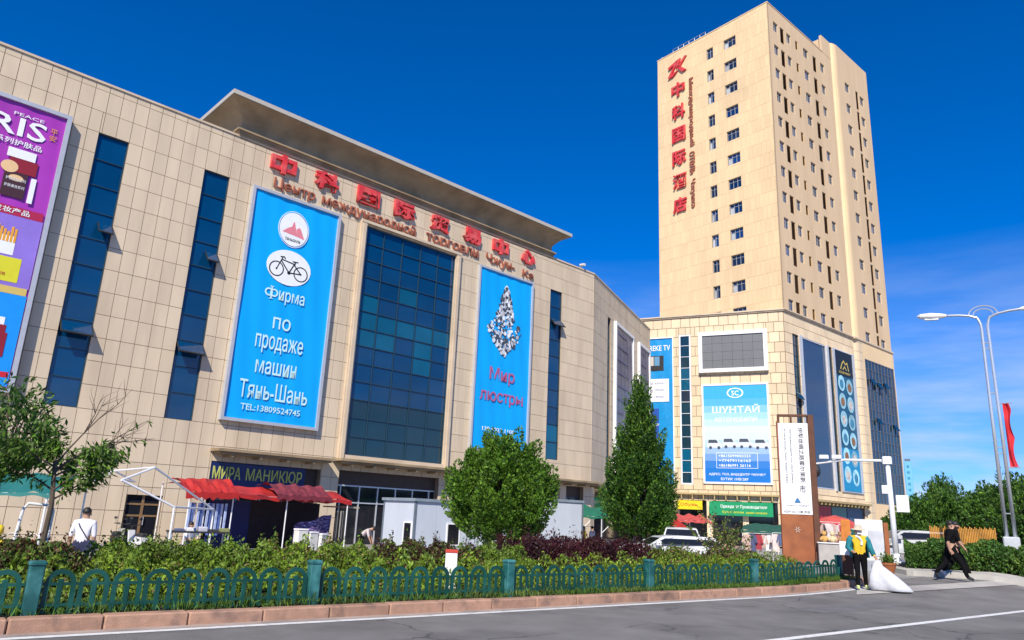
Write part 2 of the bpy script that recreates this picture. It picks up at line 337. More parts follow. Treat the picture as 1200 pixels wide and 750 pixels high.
def add_cracks(m, scale, width, dark):
    t_ = m.node_tree; N = t_.nodes; L = t_.links; b = N['Principled BSDF']; src = b.inputs['Base Color'].links[0].from_socket
    g = N.new('ShaderNodeNewGeometry'); nz = N.new('ShaderNodeTexNoise'); nz.inputs['Scale'].default_value = 1.3; nz.inputs['Detail'].default_value = 5; L.new(g.outputs['Position'], nz.inputs['Vector'])
    mxv = N.new('ShaderNodeMixRGB'); mxv.blend_type = 'ADD'; mxv.inputs[0].default_value = 1.1; L.new(g.outputs['Position'], mxv.inputs[1]); L.new(nz.outputs['Color'], mxv.inputs[2])
    v = N.new('ShaderNodeTexVoronoi'); v.feature = 'DISTANCE_TO_EDGE'; v.inputs['Scale'].default_value = scale; L.new(mxv.outputs[0], v.inputs['Vector'])
    r_ = N.new('ShaderNodeMapRange'); r_.inputs['From Min'].default_value = width; r_.inputs['From Max'].default_value = 0; L.new(v.outputs['Distance'], r_.inputs['Value'])
    n2 = N.new('ShaderNodeTexNoise'); n2.inputs['Scale'].default_value = .35; L.new(g.outputs['Position'], n2.inputs['Vector']); r2 = N.new('ShaderNodeMapRange'); r2.inputs['From Min'].default_value = .46; r2.inputs['From Max'].default_value = .6; L.new(n2.outputs['Fac'], r2.inputs['Value'])
    mm = N.new('ShaderNodeMath'); mm.operation = 'MULTIPLY'; L.new(r_.outputs[0], mm.inputs[0]); L.new(r2.outputs[0], mm.inputs[1])
    mix = N.new('ShaderNodeMixRGB'); mix.inputs[2].default_value = (dark, dark, dark, 1); L.new(mm.outputs[0], mix.inputs[0]); L.new(src, mix.inputs[1]); L.new(mix.outputs[0], b.inputs['Base Color'])
add_cracks(M_ASPH, .28, .012, .06)
def sheet(name, ts, ns_, dz, m, kind='structure', parent=None):
    mb = MB(); nx, ny = len(ts) - 1, len(ns_) - 1
    vs = [(*tn(t, n), ground_z(t, n) + dz) for n in ns_ for t in ts]
    mb.add(vs, [(j * (nx + 1) + i, j * (nx + 1) + i + 1, (j + 1) * (nx + 1) + i + 1, (j + 1) * (nx + 1) + i) for j in range(ny) for i in range(nx)])
    o = mb.build(name, m, parent, smooth_=True)
    if not parent: tag(o, kind=kind)
    return o
def seq(*segs):
    out = []
    for a, b, st in segs:
        k = max(1, round((b - a) / st)); out += [a + (b - a) * i / k for i in range(k)]
    return out + [segs[-1][1]]
TS = seq((-2500, -100, 600), (-100, -20, 10), (-20, 70, 0.75), (70, 200, 10), (200, 2800, 400))
NS = seq((-2500, -40, 400), (-40, 5, 5), (5, 40, 0.6), (40, 120, 8), (120, 3000, 400))
tag(sheet('ground', TS, NS, -0.05, M_PAVE), 'pale worn paving of the market forecourt around the buildings', 'ground')
TR = seq((-60, -4, 4), (-4, 70, 0.5), (70, 300, 10))
tag(sheet('road', TR, seq((-6.0, 5.0, 2.2), (5.0, 10.85, 0.3)), 0.0, M_ASPH), 'grey asphalt road running past the kerb and the driveway', 'road')
sheet('gutter', seq((-30, 22.3, 0.5)), [10.63, 10.86], 0.004, M_GUTTER)
sheet('road_line', seq((-30, 22.0, 0.5)), [10.46, 10.61], 0.005, M_LINE)
sheet('road_line', seq((-30, 70, 0.5)), [6.52, 6.68], 0.005, M_LINE)
sheet('driveway', seq((21.9, 60, 0.5)), seq((10.86, 14.6, 0.6)), 0.004, mat('driveway_asphalt', (0.20, 0.195, 0.19), rough=0.85, var=0.14, scale=1.5, c2=(0.26, 0.25, 0.235), c2scale=0.5, bump=0.6, bscale=60))
sheet('road_patch', seq((14.6, 18.4, 0.5)), [8.2, 8.9], 0.003, M_PATCH)
sheet('planting_bed', seq((-14, 21.9, 0.6)), seq((11.05, 16.2, 0.5)), 0.14, M_SOIL)
# kerb of single granite stones
kerb = tag(empty('kerb'), 'pink granite kerb of single stones along the planting bed', 'kerb', kind='structure')
KL = 1.02; kme = MB().bbox(0, KL - 0.012, 0, 0.24, -0.1, 0.165, 0.018).mesh('kerb_stone', M_KERB)
t = -9.0
while t < 21.4:
    p = tn(t, 10.86); inst('kerb_stone', kme, kerb, (p.x, p.y, zroad(t + .5) + random.uniform(-.006, .006)), (0, 0, R(38) + random.uniform(-.004, .004)))
    t += KL
for k in range(6):   # rounded return into the driveway
    a = k / 6 * math.pi / 2; c = tn(21.45, 12.2); p = c + TDIR * 1.34 * math.sin(a) - NDIR * 1.34 * math.cos(a)
    inst('kerb_stone', MB().bbox(0, 0.335, 0, 0.22, -0.1, 0.19, 0.018).mesh('kerb_stone', M_KERB) if k == 0 else bpy.data.objects['kerb_stone'].data, kerb, (p.x, p.y, zroad(21.6)), (0, 0, R(38) + a + 0.13)).scale = (1 if k == 0 else 0.335, 1, 1)

# ================================================================== THE MALL
MH = 46.63; MOX, MOY = -17.641, 38.042
def fmat(ox, oy, h): return Matrix.Translation((ox, oy, 0)) @ Matrix.Rotation(R(90 - h), 4, 'Z')
FM = fmat(MOX, MOY, MH); FW = fmat(6.99, 61.28, 24.65)
def fthing(name, label, cat, fm, x, y, z, group=None):
    p = fm @ Vector((x, y, z)); return thing(name, label, cat, p, fm.to_euler().z, group)
def tmpframe(): return empty('tmp_frame')
def flatten(tmp, fm, root, rm):
    rel = rm.inverted() @ fm
    for c in list(tmp.children):
        b = c.matrix_basis.copy(); c.parent = root; c.matrix_basis = rel @ b
    bpy.data.objects.remove(tmp)
mall = thing('shopping_mall', 'long beige stone shopping mall with flared cornice and blue glass strips', 'building', (MOX, MOY, 0), R(90 - MH))
ROOF = 22.5; BASE = -0.55; ML = -22.0; MR = 33.87
W1 = (-5.52, -4.07, 5.68, 19.7); W2 = (-0.06, 1.38, 5.68, 19.7); W3 = (28.45, 29.85, 5.95, 19.7)
W0 = (-17.5, -16.05, 5.68, 19.7)
CW = (10.62, 18.32, 4.75, 19.66)
B0 = (-13.0, -6.85, 5.95, 19.85); B1 = (2.72, 8.60, 5.92, 19.68); B2 = (20.5, 26.25, 5.95, 19.62)
DOOR = (-1.2, 0.52, BASE, 1.78); S1 = (2.72, 9.25, BASE, 3.72); S2 = (10.5, 18.15, BASE, 3.80); S3 = (20.6, 33.0, BASE, 4.05)
wins = [W0, W1, W2, W3]; holes = wins + [CW, DOOR, S1, S2, S3]
wall(mall, ML, MR, BASE, ROOF - 0.12, holes, 0.45, M_JOINT)
mt = tile_rects(ML, MR, BASE, ROOF - 0.12, 0.668, 1.168, holes + [(B0[0] + .15, B0[1] - .15, B0[2] + .15, B0[3] - .15), (B1[0] + .15, B1[1] - .15, B1[2] + .15, B1[3] - .15), (B2[0] + .15, B2[1] - .15, B2[2] + .15, B2[3] - .15)], zbase=5.68 - 6 * 1.168, xbase=-0.06)
# wing
WL = 20.45
wt = tmpframe()
ww = [(4.3, 5.3, 4.9, 19.7), (13.05, 14.0, 4.9, 19.7)]; wp = [(6.25, 12.75, 5.0, 19.75), (15.0, 19.6, 5.0, 19.75)]
wst = [(1.0, 19.5, BASE, 4.2)]
wall(wt, 0, WL, BASE, ROOF - 0.12, ww + wst, 0.45, M_JOINT)
wrects = tile_rects(0, WL, BASE, ROOF - 0.12, 0.9, 1.168, ww + wst + wp, zbase=5.68 - 6 * 1.168)
lay_tiles([(mall, FM, mt, 0.668, 1.168), (wt, FW, wrects, 0.9, 1.168)], mall, M_TILE, 0.026, 0.035)
for q in ww: window(wt, *q, 1, 11, M_MULL, lambda i, j: random.choice((M_GDARK, M_GTEAL, M_GBLUE)), y=0.18)
MB().box(0.9, 19.6, 0.5, 0.6, BASE, 4.25).build('storefront', M_GBLACK, wt)
MB().box(0.4, 20.3, -0.5, 0.45, 4.24, 4.5).build('canopy', M_SOFFIT, wt)
MB().box(-0.02, WL + .05, -0.10, 0.6, ROOF - 0.12, ROOF).build('coping', M_TRIM, wt)
flatten(wt, FW, mall, FM)
# parapet coping, roof, other walls
MB().box(ML - .1, MR, -0.10, 0.6, ROOF - 0.12, ROOF - 0.002).build('coping', M_TRIM, mall)
we = FM.inverted() @ FW @ Vector((WL, 0, 0)); wi = FM.inverted() @ FW @ Vector((WL, 14, 0))
rp_ = [(ML, 0.46), (MR - .1, 0.46), (we.x - .5, we.y + .5), (wi.x, wi.y), (ML, 40)]
MB().prism(rp_, ROOF - 0.8, ROOF - 0.4).build('roof', M_PAVE, mall)
mb = MB(); mb.box(ML - .3, ML, 0, 40, BASE, ROOF - .12); mb.box(ML, wi.x, 40, 40.3, BASE, ROOF - .12)
mb.add([(we.x, we.y, BASE), (wi.x, wi.y, BASE), (wi.x, wi.y, ROOF - .12), (we.x, we.y, ROOF - .12)], [(0, 1, 2, 3)])
mb.build('rear_wall', M_TRIM, mall)
# strip windows with tilted-open sashes
def strip(q, sashes):
    fr = window(mall, *q, 1, 10, M_MULL, lambda i, j: M_GBLUE if random.random() < .93 else M_GTEAL, y=0.10, bar=0.035, edge=0.05, tilt=0.006)
    for sx0, sx1, sz in sashes:
        mb = MB(); mb.box(sx0 + .03, sx1 - .03, -0.03, 0.0, -0.78, 0, 0); mb.box(sx0, sx1, -0.045, 0.02, -0.83, -0.76, 1); mb.box(sx0, sx0 + .05, -0.04, 0.02, -0.76, 0, 1); mb.box(sx1 - .05, sx1, -0.04, 0.02, -0.76, 0, 1)
        mb.bar((sx0 + .08, .1, -.55), (sx0 + .08, -.02, -.7), .02, .02, 1)
        mb.build('sash', [M_GBLUE, M_DARK], fr, (0, 0.03, sz), (R(-42), 0, 0))
strip(W0, []); strip(W1, [(-4.78, -4.09, 15.0), (-5.50, -4.09, 9.72)]); strip(W2, [(0.67, 1.36, 15.0), (-0.04, 1.36, 9.76)]); strip(W3, [(28.6, 29.83, 17.25)])
# central curtain wall with stone surround
def cwpane(i, j):
    if j < 3: return M_GDARK
    if j in (7,): return M_GTEAL
    if j == 6 and i != 2 and i != 4: return M_GTEAL
    if j == 9 and i == 2: return M_GTEAL
    return M_GBLUE if random.random() < .96 else M_GTEAL
window(mall, *CW, 5, 13, M_MULL, cwpane, y=0.06, bar=0.045, edge=0.07, tilt=0.006)
mb = MB(); e = 0.42
for k, (a, b) in enumerate(((CW[0] - e, CW[0] + 0.02), (CW[1] - 0.02, CW[1] + e))):
    mb.box(a, b, -0.22, 0.0, CW[2] - .35, CW[3] + .12); mb.box(a + .1, b - .1, -0.29, -0.22, CW[2] - .35, CW[3] + .05)
mb.box(CW[0] - e, CW[1] + e, -0.26, -0.001, CW[3] + .12, CW[3] + .3); mb.box(CW[0] + .02, CW[1] - .02, -0.20, -0.001, CW[2] - .35, CW[2] - .02)
mb.build('window_surround', M_TRIM, mall)
# flared cornice block over the centre
CX0, CX1 = 1.66, 28.36
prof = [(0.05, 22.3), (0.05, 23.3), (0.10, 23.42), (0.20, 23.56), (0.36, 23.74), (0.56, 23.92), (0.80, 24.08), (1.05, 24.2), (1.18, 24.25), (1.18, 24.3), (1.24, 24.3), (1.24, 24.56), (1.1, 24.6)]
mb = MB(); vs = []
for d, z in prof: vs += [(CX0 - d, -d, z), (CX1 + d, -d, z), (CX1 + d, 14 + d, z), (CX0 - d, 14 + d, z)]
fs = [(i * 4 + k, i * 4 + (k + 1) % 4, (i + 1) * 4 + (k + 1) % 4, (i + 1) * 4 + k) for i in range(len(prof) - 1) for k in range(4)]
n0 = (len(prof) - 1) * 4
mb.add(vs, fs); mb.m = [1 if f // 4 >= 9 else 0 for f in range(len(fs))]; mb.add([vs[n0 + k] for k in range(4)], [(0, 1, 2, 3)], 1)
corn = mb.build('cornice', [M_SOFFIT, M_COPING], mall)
mb = MB()
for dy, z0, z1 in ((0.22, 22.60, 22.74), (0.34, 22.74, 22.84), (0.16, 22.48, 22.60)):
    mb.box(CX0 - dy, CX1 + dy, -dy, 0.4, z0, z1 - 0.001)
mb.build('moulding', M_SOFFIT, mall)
# canopies, recesses, storefronts, door
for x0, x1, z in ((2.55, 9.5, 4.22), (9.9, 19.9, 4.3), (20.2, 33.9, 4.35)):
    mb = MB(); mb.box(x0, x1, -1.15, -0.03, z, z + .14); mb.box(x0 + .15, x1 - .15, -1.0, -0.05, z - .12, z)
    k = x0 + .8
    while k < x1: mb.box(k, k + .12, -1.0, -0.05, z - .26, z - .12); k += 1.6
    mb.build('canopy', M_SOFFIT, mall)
for q, band in ((S1, 2.5), (S2, 2.95), (S3, 3.2)):
    mb = MB(); mb.box(q[0], q[1], 0.44, 0.6, q[2], band); mb.build('storefront', M_GBLACK, mall)
    MB().box(q[0], q[1], 0.36, 0.5, band, q[3]).build('fascia_board', mat('fascia_brown', (0.055, 0.035, 0.028), rough=.6), mall)
    mb = MB(); k = q[0] + .4
    while k < q[1] - .2: mb.box(k, k + .07, 0.36, 0.43, q[2], band); k += 1.35
    mb.box(q[0], q[1], 0.35, 0.43, 1.9, 1.97); mb.box(q[0], q[1], 0.33, 0.43, band - .06, band + .02); mb.build('storefront_frame', M_ALU if q is S2 else M_MULL, mall)
for x in (23.6, 26.9, 30.2):
    MB().box(x, x + .7, -0.05, 0.4, BASE, 4.05).build('pillar', M_TRIM, mall)
dm = mat('door_bronze', (0.22, 0.13, 0.06), rough=.5)
dr = MB(); x0, x1 = DOOR[:2]; mid = (x0 + x1) / 2
for a, b in ((x0, x0 + .1), (mid - .06, mid + .06), (x1 - .1, x1)): dr.box(a, b, 0.12, 0.2, BASE, 1.78)
for z in (BASE + .02, 0.75, 1.3): dr.box(x0 + .1, x1 - .1, 0.13, 0.2, z, z + .09)
dr = dr.build('door', dm, mall)
for a, b in ((x0 + .1, mid - .06), (mid + .06, x1 - .1)): MB().box(a, b, 0.16, 0.18, BASE, 1.78).build('pane', M_GBLACK, dr)
MB().box(mid + .1, mid + .13, 0.06, 0.1, .35, .75).build('handle', M_ALU, dr)
# rooftop cameras
for x in (32.3, -7.0):
    pr = fthing('roof_camera', 'small white security camera on bracket at the mall roof edge' if x > 0 else 'small white security camera on bracket beside mall corner', 'camera', FM, x, 0.1, ROOF - .004) if x > 0 else None
    if pr:
        MB().box(-.05, .05, -.05, .05, 0, .3).build('bracket', M_STEEL, pr); MB().tube([(0, .1, .38), (0, -.45, .30)], [.1, .12], 10).build('housing', M_OFFW, pr)

# ------------------------------------------------------------------ facade lettering
sg = fthing('facade_sign', 'row of raised red square Chinese characters over the mall curtain window', 'sign', FM, 0, -0.036, 21.0)
for ch, x0, x1 in zip('中科国际贸易中心', (3.58, 6.55, 9.65, 12.6, 15.7, 18.75, 21.75, 24.85), (5.28, 8.3, 11.4, 14.35, 17.45, 20.55, 23.42, 26.4)):
    if ch == '中':
        mb = MB(); a, b = x0 + .03, x1 - .03; c = (a + b) / 2; t_ = .24
        mb.box(a, b, -.22, 0, .85, 1.08); mb.box(a, b, -.22, 0, .2, .42); mb.box(a, a + t_, -.22, 0, .42, .85); mb.box(b - t_, b, -.22, 0, .42, .85); mb.box(c - .15, c + .15, -.26, 0, .0, 1.22); mb.build('character', M_RED, sg)
    else: text(ch, M_RED, sg, x0 + .03, 0, 0.03, x1 - x0 - .06, 1.18, 0.22, 0.042, 'character')
sg2 = fthing('facade_sign', 'copper Cyrillic lettering under the red characters on the mall', 'sign', FM, 0, -0.036, 19.9)
for wd, x0, x1 in (('Центр', 4.0, 6.75), ('международной', 7.25, 14.55), ('торговли', 15.5, 20.4), ('Чжун-', 21.2, 24.2), ('Кэ', 25.1, 26.3)):
    text(wd, M_BROWNL, sg2, x0, 0, 0.0, x1 - x0, {'Кэ': .62, 'Центр': .80, 'торговли': .78}.get(wd, .88), 0.12, 0.006, 'word')

# ------------------------------------------------------------------ banners on the mall
def banner(fm, q, m, label, depth=0.35, fw=0.16, fmt=None, name='banner', group=None):
    th = fthing(name, label, 'banner', fm, q[0], 0, q[2], group); W, Hh = q[1] - q[0], q[3] - q[2]; d = depth
    mb = MB(); mb.box(0, fw, -d, -.036, 0, Hh); mb.box(W - fw, W, -d, -.036, 0, Hh); mb.box(fw, W - fw, -d, -.036, 0, fw); mb.box(fw, W - fw, -d, -.036, Hh - fw, Hh)
    mb.build('frame', fmt or M_FRAME, th)
    mb = MB()
    def fn(a, b):
        return (fw - .01 + a * (W - 2 * fw + .02), -d + .12 + .02 * math.sin(a * 9 + b * 4) * math.sin(b * 14 + a * 3) + .015 * math.sin(a * 31 + b * 9), fw - .01 + b * (Hh - 2 * fw + .02))
    mb.grid(24, 40, fn); mb.build('sheet', m, th, smooth_=True)
    return th, W, Hh, -d + .075
th, W, Hh, fy = banner(FM, B1, M_BAN, 'blue banner with bicycle picture and pale Cyrillic words on mall wall', 0.35, 0.17)
o = lambda u: u - B1[0]; zz = lambda z: z - B1[2]
mb = MB(); disc(mb, o(5.55), zz(17.72), 0.92, 1.06, fy, fy + .02); mb.build('round_emblem', M_WTXT, th)
mb = MB(); ring(mb, 0, 0, 0.97, 1.0, fy - .004, fy + .02); oo = mb.build('emblem_ring', M_WTXT, th, (o(5.55), 0, zz(17.72))); oo.scale = (1, 1, 1.15)
mb = MB(); pk = flat('print_pink', (.72, .22, .26))
for pts in ([(-.72, -.3), (-.3, -.34), (-.1, -.1), (-.12, .16), (-.38, .02)], [(-.3, -.34), (.3, -.4), (.12, .1), (.02, .42), (-.06, .5), (-.14, .2), (-.1, -.1)], [(.3, -.4), (.74, -.46), (.44, .14), (.32, .22), (.16, .05)]):
    mb.prism_xz([(o(5.55) + x, zz(17.72) + z) for x, z in pts], fy - .005, fy + .015)
mb.build('mountain_print', pk, th)
text('ТЯНЬШАНЬ', M_BLACK, th, o(5.05), fy, zz(16.95), 1.0, .18, .008, .01)
cxb = o(5.55); czb = zz(15.27); mb = MB(); disc(mb, cxb, czb, 1.42, 1.08, fy, fy + .02); mb.build('oval_print', M_WTXT, th)
mb = MB(); Y0, Y1 = fy - .006, fy + .014
for wx in (-.78, .78): ring(mb, cxb + wx, czb - .22, .40, .47, Y0, Y1, 24); disc(mb, cxb + wx, czb - .22, .06, .06, Y0, Y1, 10)
bk = [(-.78, -.22), (-.52, .42), (-.45, .58)]; stroke(mb, [(cxb + x, czb + z) for x, z in bk], .06, Y0, Y1)
for pts in ([(-.55, .35), (.02, -.3)], [(-.53, .42), (.36, .30)], [(.36, .42), (.02, -.3), (.78, -.22), (.30, .26)], [(.2, .45), (.52, .47)], [(-.6, .56), (-.38, .6), (-.3, .5)]):
    stroke(mb, [(cxb + x, czb + z) for x, z in pts], .075, Y0, Y1)
disc(mb, cxb + .02, czb - .3, .11, .11, Y0, Y1, 12); mb.build('bicycle_print', M_BLACK, th)
mb = MB(); ring(mb, 0, 0, .155, .245, fy - .01, fy, 20); ring(mb, .33, 0, .155, .245, fy - .01, fy, 20); mb.box(.12, .21, fy - .0105, fy, -.38, .38); mb.box(.06, .27, fy - .0105, fy, .34, .39); mb.box(.06, .27, fy - .0105, fy, -.39, -.34)
mb.build('lettering', M_BTXT, th, (o(4.5), 0, zz(13.55)))
for s_, x0, x1, z0, z1 in (('ирма', 5.14, 6.78, 12.98, 13.78), ('по', 5.0, 6.1, 11.45, 12.15), ('продаже', 4.1, 7.05, 9.95, 11.0), ('машин', 4.3, 6.8, 8.75, 9.5), ('Тянь-Шань', 3.55, 7.7, 7.28, 8.3)):
    text(s_, M_BTXT, th, o(x0), fy, zz(z0), x1 - x0, z1 - z0, .01, .004, 'lettering')
text('TEL:13809524745', M_BTXT, th, o(3.75), fy, zz(6.62), 3.6, .34, .01, .008)

th, W, Hh, fy = banner(FM, B2, M_BAN, 'blue banner with silver chandelier picture and dull red Cyrillic words', 0.3, 0.15)
o = lambda u: u - B2[0]; zz = lambda z: z - B2[2]
M_CRY = mat('print_crystal', (.62, .64, .66), rough=.5, island=.35, var=.2, scale=4); M_CRYD = flat('print_crystal_dark', (.06, .07, .09))
mb = MB(); rr = random.Random(3)
outl = [(18.45, .12), (17.4, .55), (16.6, .75), (15.9, 1.15), (15.2, 1.75), (14.6, 1.65), (14.0, 1.05), (13.5, .45), (13.2, .2)]
def halfw(z):
    for (za, wa), (zb, wb) in zip(outl[:-1], outl[1:]):
        if zb <= z <= za: return wa + (wb - wa) * (za - z) / (za - zb)
    return 0
for k in range(420):
    z = rr.uniform(13.2, 18.5); hw = halfw(z); x = rr.uniform(-hw, hw); rad = rr.uniform(.05, .15)
    disc(mb, o(23.37) + x, zz(z), rad, rad * rr.uniform(.8, 1.5), fy - .006 - rr.uniform(0, .01), fy + .015, 7, 1 if rr.random() < .36 else 0)
for k in range(9):
    a = -1 + k / 4; stroke(mb, [(o(23.37), zz(14.2)), (o(23.37) + a * .9, zz(13.9)), (o(23.37) + a * 1.7, zz(14.9 + .25 * abs(a)))], .05, fy - .004, fy + .015, 1)
mb.build('chandelier_print', [M_CRY, M_CRYD], th)
M_DRED = flat('print_dull_red', (.42, .10, .22))
text('Мир', M_DRED, th, o(22.05), fy, zz(10.95), 2.55, 1.2, .01, .012); text('люстры', M_DRED, th, o(21.2), fy, zz(9.35), 4.35, .95, .01, .012)
text('139 9923 1100', M_WTXT, th, o(21.6), fy, zz(7.4), 3.2, .3, .01, .006)

def zonesheet(name, zones, w_, y, par, x0=0.0):
    for nm, z0, z1, m in zones: MB().box(x0, x0 + w_, y, y + .02, z0, z1).build(nm, m, par)
th, W, Hh, fy = banner(FM, B0, mat('print_purple', (.36, .035, .40), rough=.45, var=.12, scale=.3), 'purple and blue cosmetics banner beside the mall strip window', 0.45, 0.2)
o = lambda u: u - B0[0]; zz = lambda z: z - B0[2]; fy0 = fy - .012
zonesheet('print_panel', [('print_panel', zz(10.75), zz(14.1), mat('print_lavender', (.25, .16, .60), var=.2, scale=.4)), ('print_panel', zz(6.2), zz(10.42), flat('print_azure', (.0, .27, .78)))], W - .5, fy0, th, .25)
for a, b, m in ((14.1, 14.52, flat('print_magenta', (.40, .01, .06))), (10.42, 10.76, flat('print_gold', (.62, .46, .12))), (6.6, 6.85, flat('print_scarlet', (.55, .01, .03)))):
    MB().box(.25, W - .3, fy0 - .006, fy0 + .01, zz(a), zz(b)).build('print_band', m, th)
fy = fy0 - .012
text('IRIS', M_WTXT, th, o(-10.5), fy + .02, zz(17.98), 2.75, .95, .01, .012); text('PEACE', M_WTXT, th, o(-9.2), fy + .02, zz(19.0), 1.25, .16, .01)
text('平安系列护肤品', M_WTXT, th, o(-10.5), fy + .02, zz(17.5), 2.7, .3, .01, .01); text('平', flat('print_orange', (.7, .3, .05)), th, o(-7.62), fy + .02, zz(18.6), .3, .3, .01); text('安', _mats['print_orange'], th, o(-7.62), fy + .02, zz(18.25), .3, .3, .01)
text('系列发妆产品', M_WTXT, th, o(-9.9), fy, zz(14.18), 2.2, .28, .01, .01)
X = o(-8.45); PR = [M_WTXT, flat('print_crimson', (.25, .005, .02)), flat('print_brown', (.05, .012, .02)), flat('print_cream', (.75, .5, .25)), flat('print_amber', (.75, .35, .02)), flat('print_lime', (.65, .62, .02))]
def pbox(x0, x1, z0, z1, mi, dy=0.0, nm='product_print'): MB().bbox(X + x0, X + x1, fy - dy, fy + .015, zz(z0), zz(z1), .004).build(nm, PR[mi], th)
def pdisc(cx, cz, rx, rz, mi, dy): mb = MB(); disc(mb, X + cx, zz(cz), rx, rz, fy - dy, fy + .01, 16); mb.build('hand_print', PR[mi], th)
pbox(-.65, .5, 16.9, 17.35, 0, nm='jar_lid_print'); pbox(-.5, .65, 16.2, 16.89, 1, nm='jar_print'); pbox(-.6, .35, 14.95, 16.19, 2, .004, 'carton_print'); pbox(.5, .72, 14.85, 16.1, 0, nm='tube_print')
pdisc(-.45, 16.4, .35, .3, 3, .007); pdisc(-.1, 15.9, .3, .16, 3, .008)
pbox(-.55, .45, 12.2, 13.1, 0, nm='box_print')
for k in range(7): pbox(-.5 + k * .14, -.4 + k * .14, 12.8, 13.3 + .25 * ((k * 3) % 4) / 3, 4, .008, 'stick_print')
pbox(-.7, .85, 10.95, 12.1, 5, nm='price_print')
for k in range(3): pbox(.35 + k * .1, .72 + k * .1, 7.9 - k * .2, 9.3 - k * .35, (0, 1, 1)[k], .004 + k * .003, 'bottle_print')
for k in range(3): text('护肤美妆系列', (M_WTXT, M_WTXT, _mats['print_scarlet'])[k], th, X - .5, fy - .012, zz((15.75, 15.4, 11.2)[k]), .8, .16, .006)

# wing panels
for q, lb in zip(wp, ('tall dark panel in white frame on the mall wing beside the corner', 'narrower dark panel in white frame at the far end of the mall wing')):
    th, W, Hh, fy = banner(FW, q, mat('print_slate', (.075, .07, .13), rough=.35, var=.2, scale=.4, c2=(.10, .09, .16), c2scale=.3), lb, 0.3, 0.3, M_WHITE, 'wall_panel')
    mb = MB(); rr = random.Random(5)
    for k in range(10): mb.box(.5, .5 + rr.uniform(.4, .8) * (W - 1), fy - .004, fy + .012, Hh * .93 - k * Hh * .085, Hh * .93 - k * Hh * .085 + .25)
    mb.build('faded_print', flat('print_faded', (.13, .12, .19)), th)
# shop sign under the canopy
th = fthing('shop_sign', 'dark blue shop sign reading in gold Cyrillic letters above red stall', 'sign', FM, 2.74, -0.05, 2.5)
MB().bbox(0, 5.55, 0.05, .3, 0, 1.2, .02).build('board', mat('sign_navy', (.008, .018, .11), rough=.35), th)
text('МИРА', flat('sign_gold', (.50, .52, .12)), th, .12, .05, .32, 1.55, .66, .04, .004); text('МАНИКЮР', _mats['sign_gold'], th, 1.98, .05, .32, 3.35, .66, .04, .004)

# ================================================================== HOTEL TOWER AND ITS PODIUM
TOX, TOY = 30.495, 79.342; TB = -0.35
DH, BH, EH = 49.15, -39.6, -64.6
FD = fmat(TOX, TOY, DH)
BW = 17.43; pb = Vector((TOX, TOY)) + hd(BH) * BW; FB = fmat(pb.x, pb.y, BH + 180)
EW = 22.0; pe = Vector((TOX, TOY)) + hd(EH) * EW; FE = fmat(pe.x, pe.y, EH + 180)
tower = thing('hotel_tower', 'tall cream hotel tower with rows of small windows on a tiled podium', 'building', (TOX, TOY, 0), R(90 - DH))
PT, TT, RT = 25.3, 66.0, 68.7
inv = FD.inverted()
def inD(fm, x, y): v = inv @ fm @ Vector((x, y, 0)); return (v.x, v.y)
# cores behind the facades
bl = inD(FB, 0.3, 0.3); off = inD(FB, 0.0, 0.0)
core = [(0.35, 0.32), (28.1, 0.32), (28.1 + off[0] * .98, off[1] * .98), (off[0] + .4, off[1] - .2)]
MB().prism(core, PT - .2, TT - .5).build('core', M_TJOINT, tower)
MB().prism([(14.9, 0.3), (28.2, 0.3), (28.2, 9), (14.9, 9)], TT - .6, RT - .3).build('roof_block', M_RENDER, tower)
el_ = inD(FE, 0.3, 0.35)
MB().prism([(0.2, 0.35), (28.3, 0.35), (28.3, 24), (el_[0] + 4, 26), el_], TB, PT - .25).build('podium_core', M_JOINT, tower)
# --- window types
M_CURT = mat('curtain_white', (.42, .44, .46), rough=.8, obj=.2)
M_LOUV = mat('louvre_brown', (.13, .07, .035), rough=.6); M_LOUV2 = mat('louvre_tan', (.30, .18, .06), rough=.6)
M_GTOW = glass('tower_glass', (0.006, 0.035, 0.13), obj=.4); M_GTOW2 = glass('tower_glass_grey', (0.012, 0.025, 0.06), obj=.5)
M_TFRAME = mat('tower_window_frame', (.30, .31, .32), rough=.5)
def win_mesh(w_, h_, cols, fm=M_WHITE, bar=.06):
    mb = MB(); y = 0.08
    mb.box(0, bar, y - .04, y + .04, 0, h_); mb.box(w_ - bar, w_, y - .04, y + .04, 0, h_); mb.box(bar, w_ - bar, y - .04, y + .04, 0, bar); mb.box(bar, w_ - bar, y - .04, y + .04, h_ - bar, h_)
    for i in range(1, cols): mb.box(i * w_ / cols - bar / 2, i * w_ / cols + bar / 2, y - .035, y + .04, bar, h_ - bar)
    mb.box(bar, w_ - bar, y - .03, y + .04, h_ * .68, h_ * .68 + bar * .8)
    return mb.mesh('window', fm)
def pane_mesh(w_, h_, m): return MB().box(0.03, w_ - .03, 0.10, 0.115, 0.03, h_ - .03).mesh('pane', m)
def curt_mesh(w_, h_): 
    mb = MB(); mb.box(0.06, w_ * .34, 0.085, 0.099, 0.06, h_ * .66); return mb.mesh('curtain', M_CURT)
def louv_mesh(w_, h_, m):
    mb = MB(); n = max(3, int(h_ / .16)); mb.box(0, w_, .14, .16, 0, h_)
    mb.box(0, .05, 0.02, .14, 0, h_); mb.box(w_ - .05, w_, 0.02, .14, 0, h_)
    for k in range(n): z = (k + .3) * h_ / n; mb.add([(.05, .03, z - .04), (w_ - .05, .03, z - .04), (w_ - .05, .12, z + .05), (.05, .12, z + .05)], [(0, 1, 2, 3)])
    return mb.mesh('louvre', m)
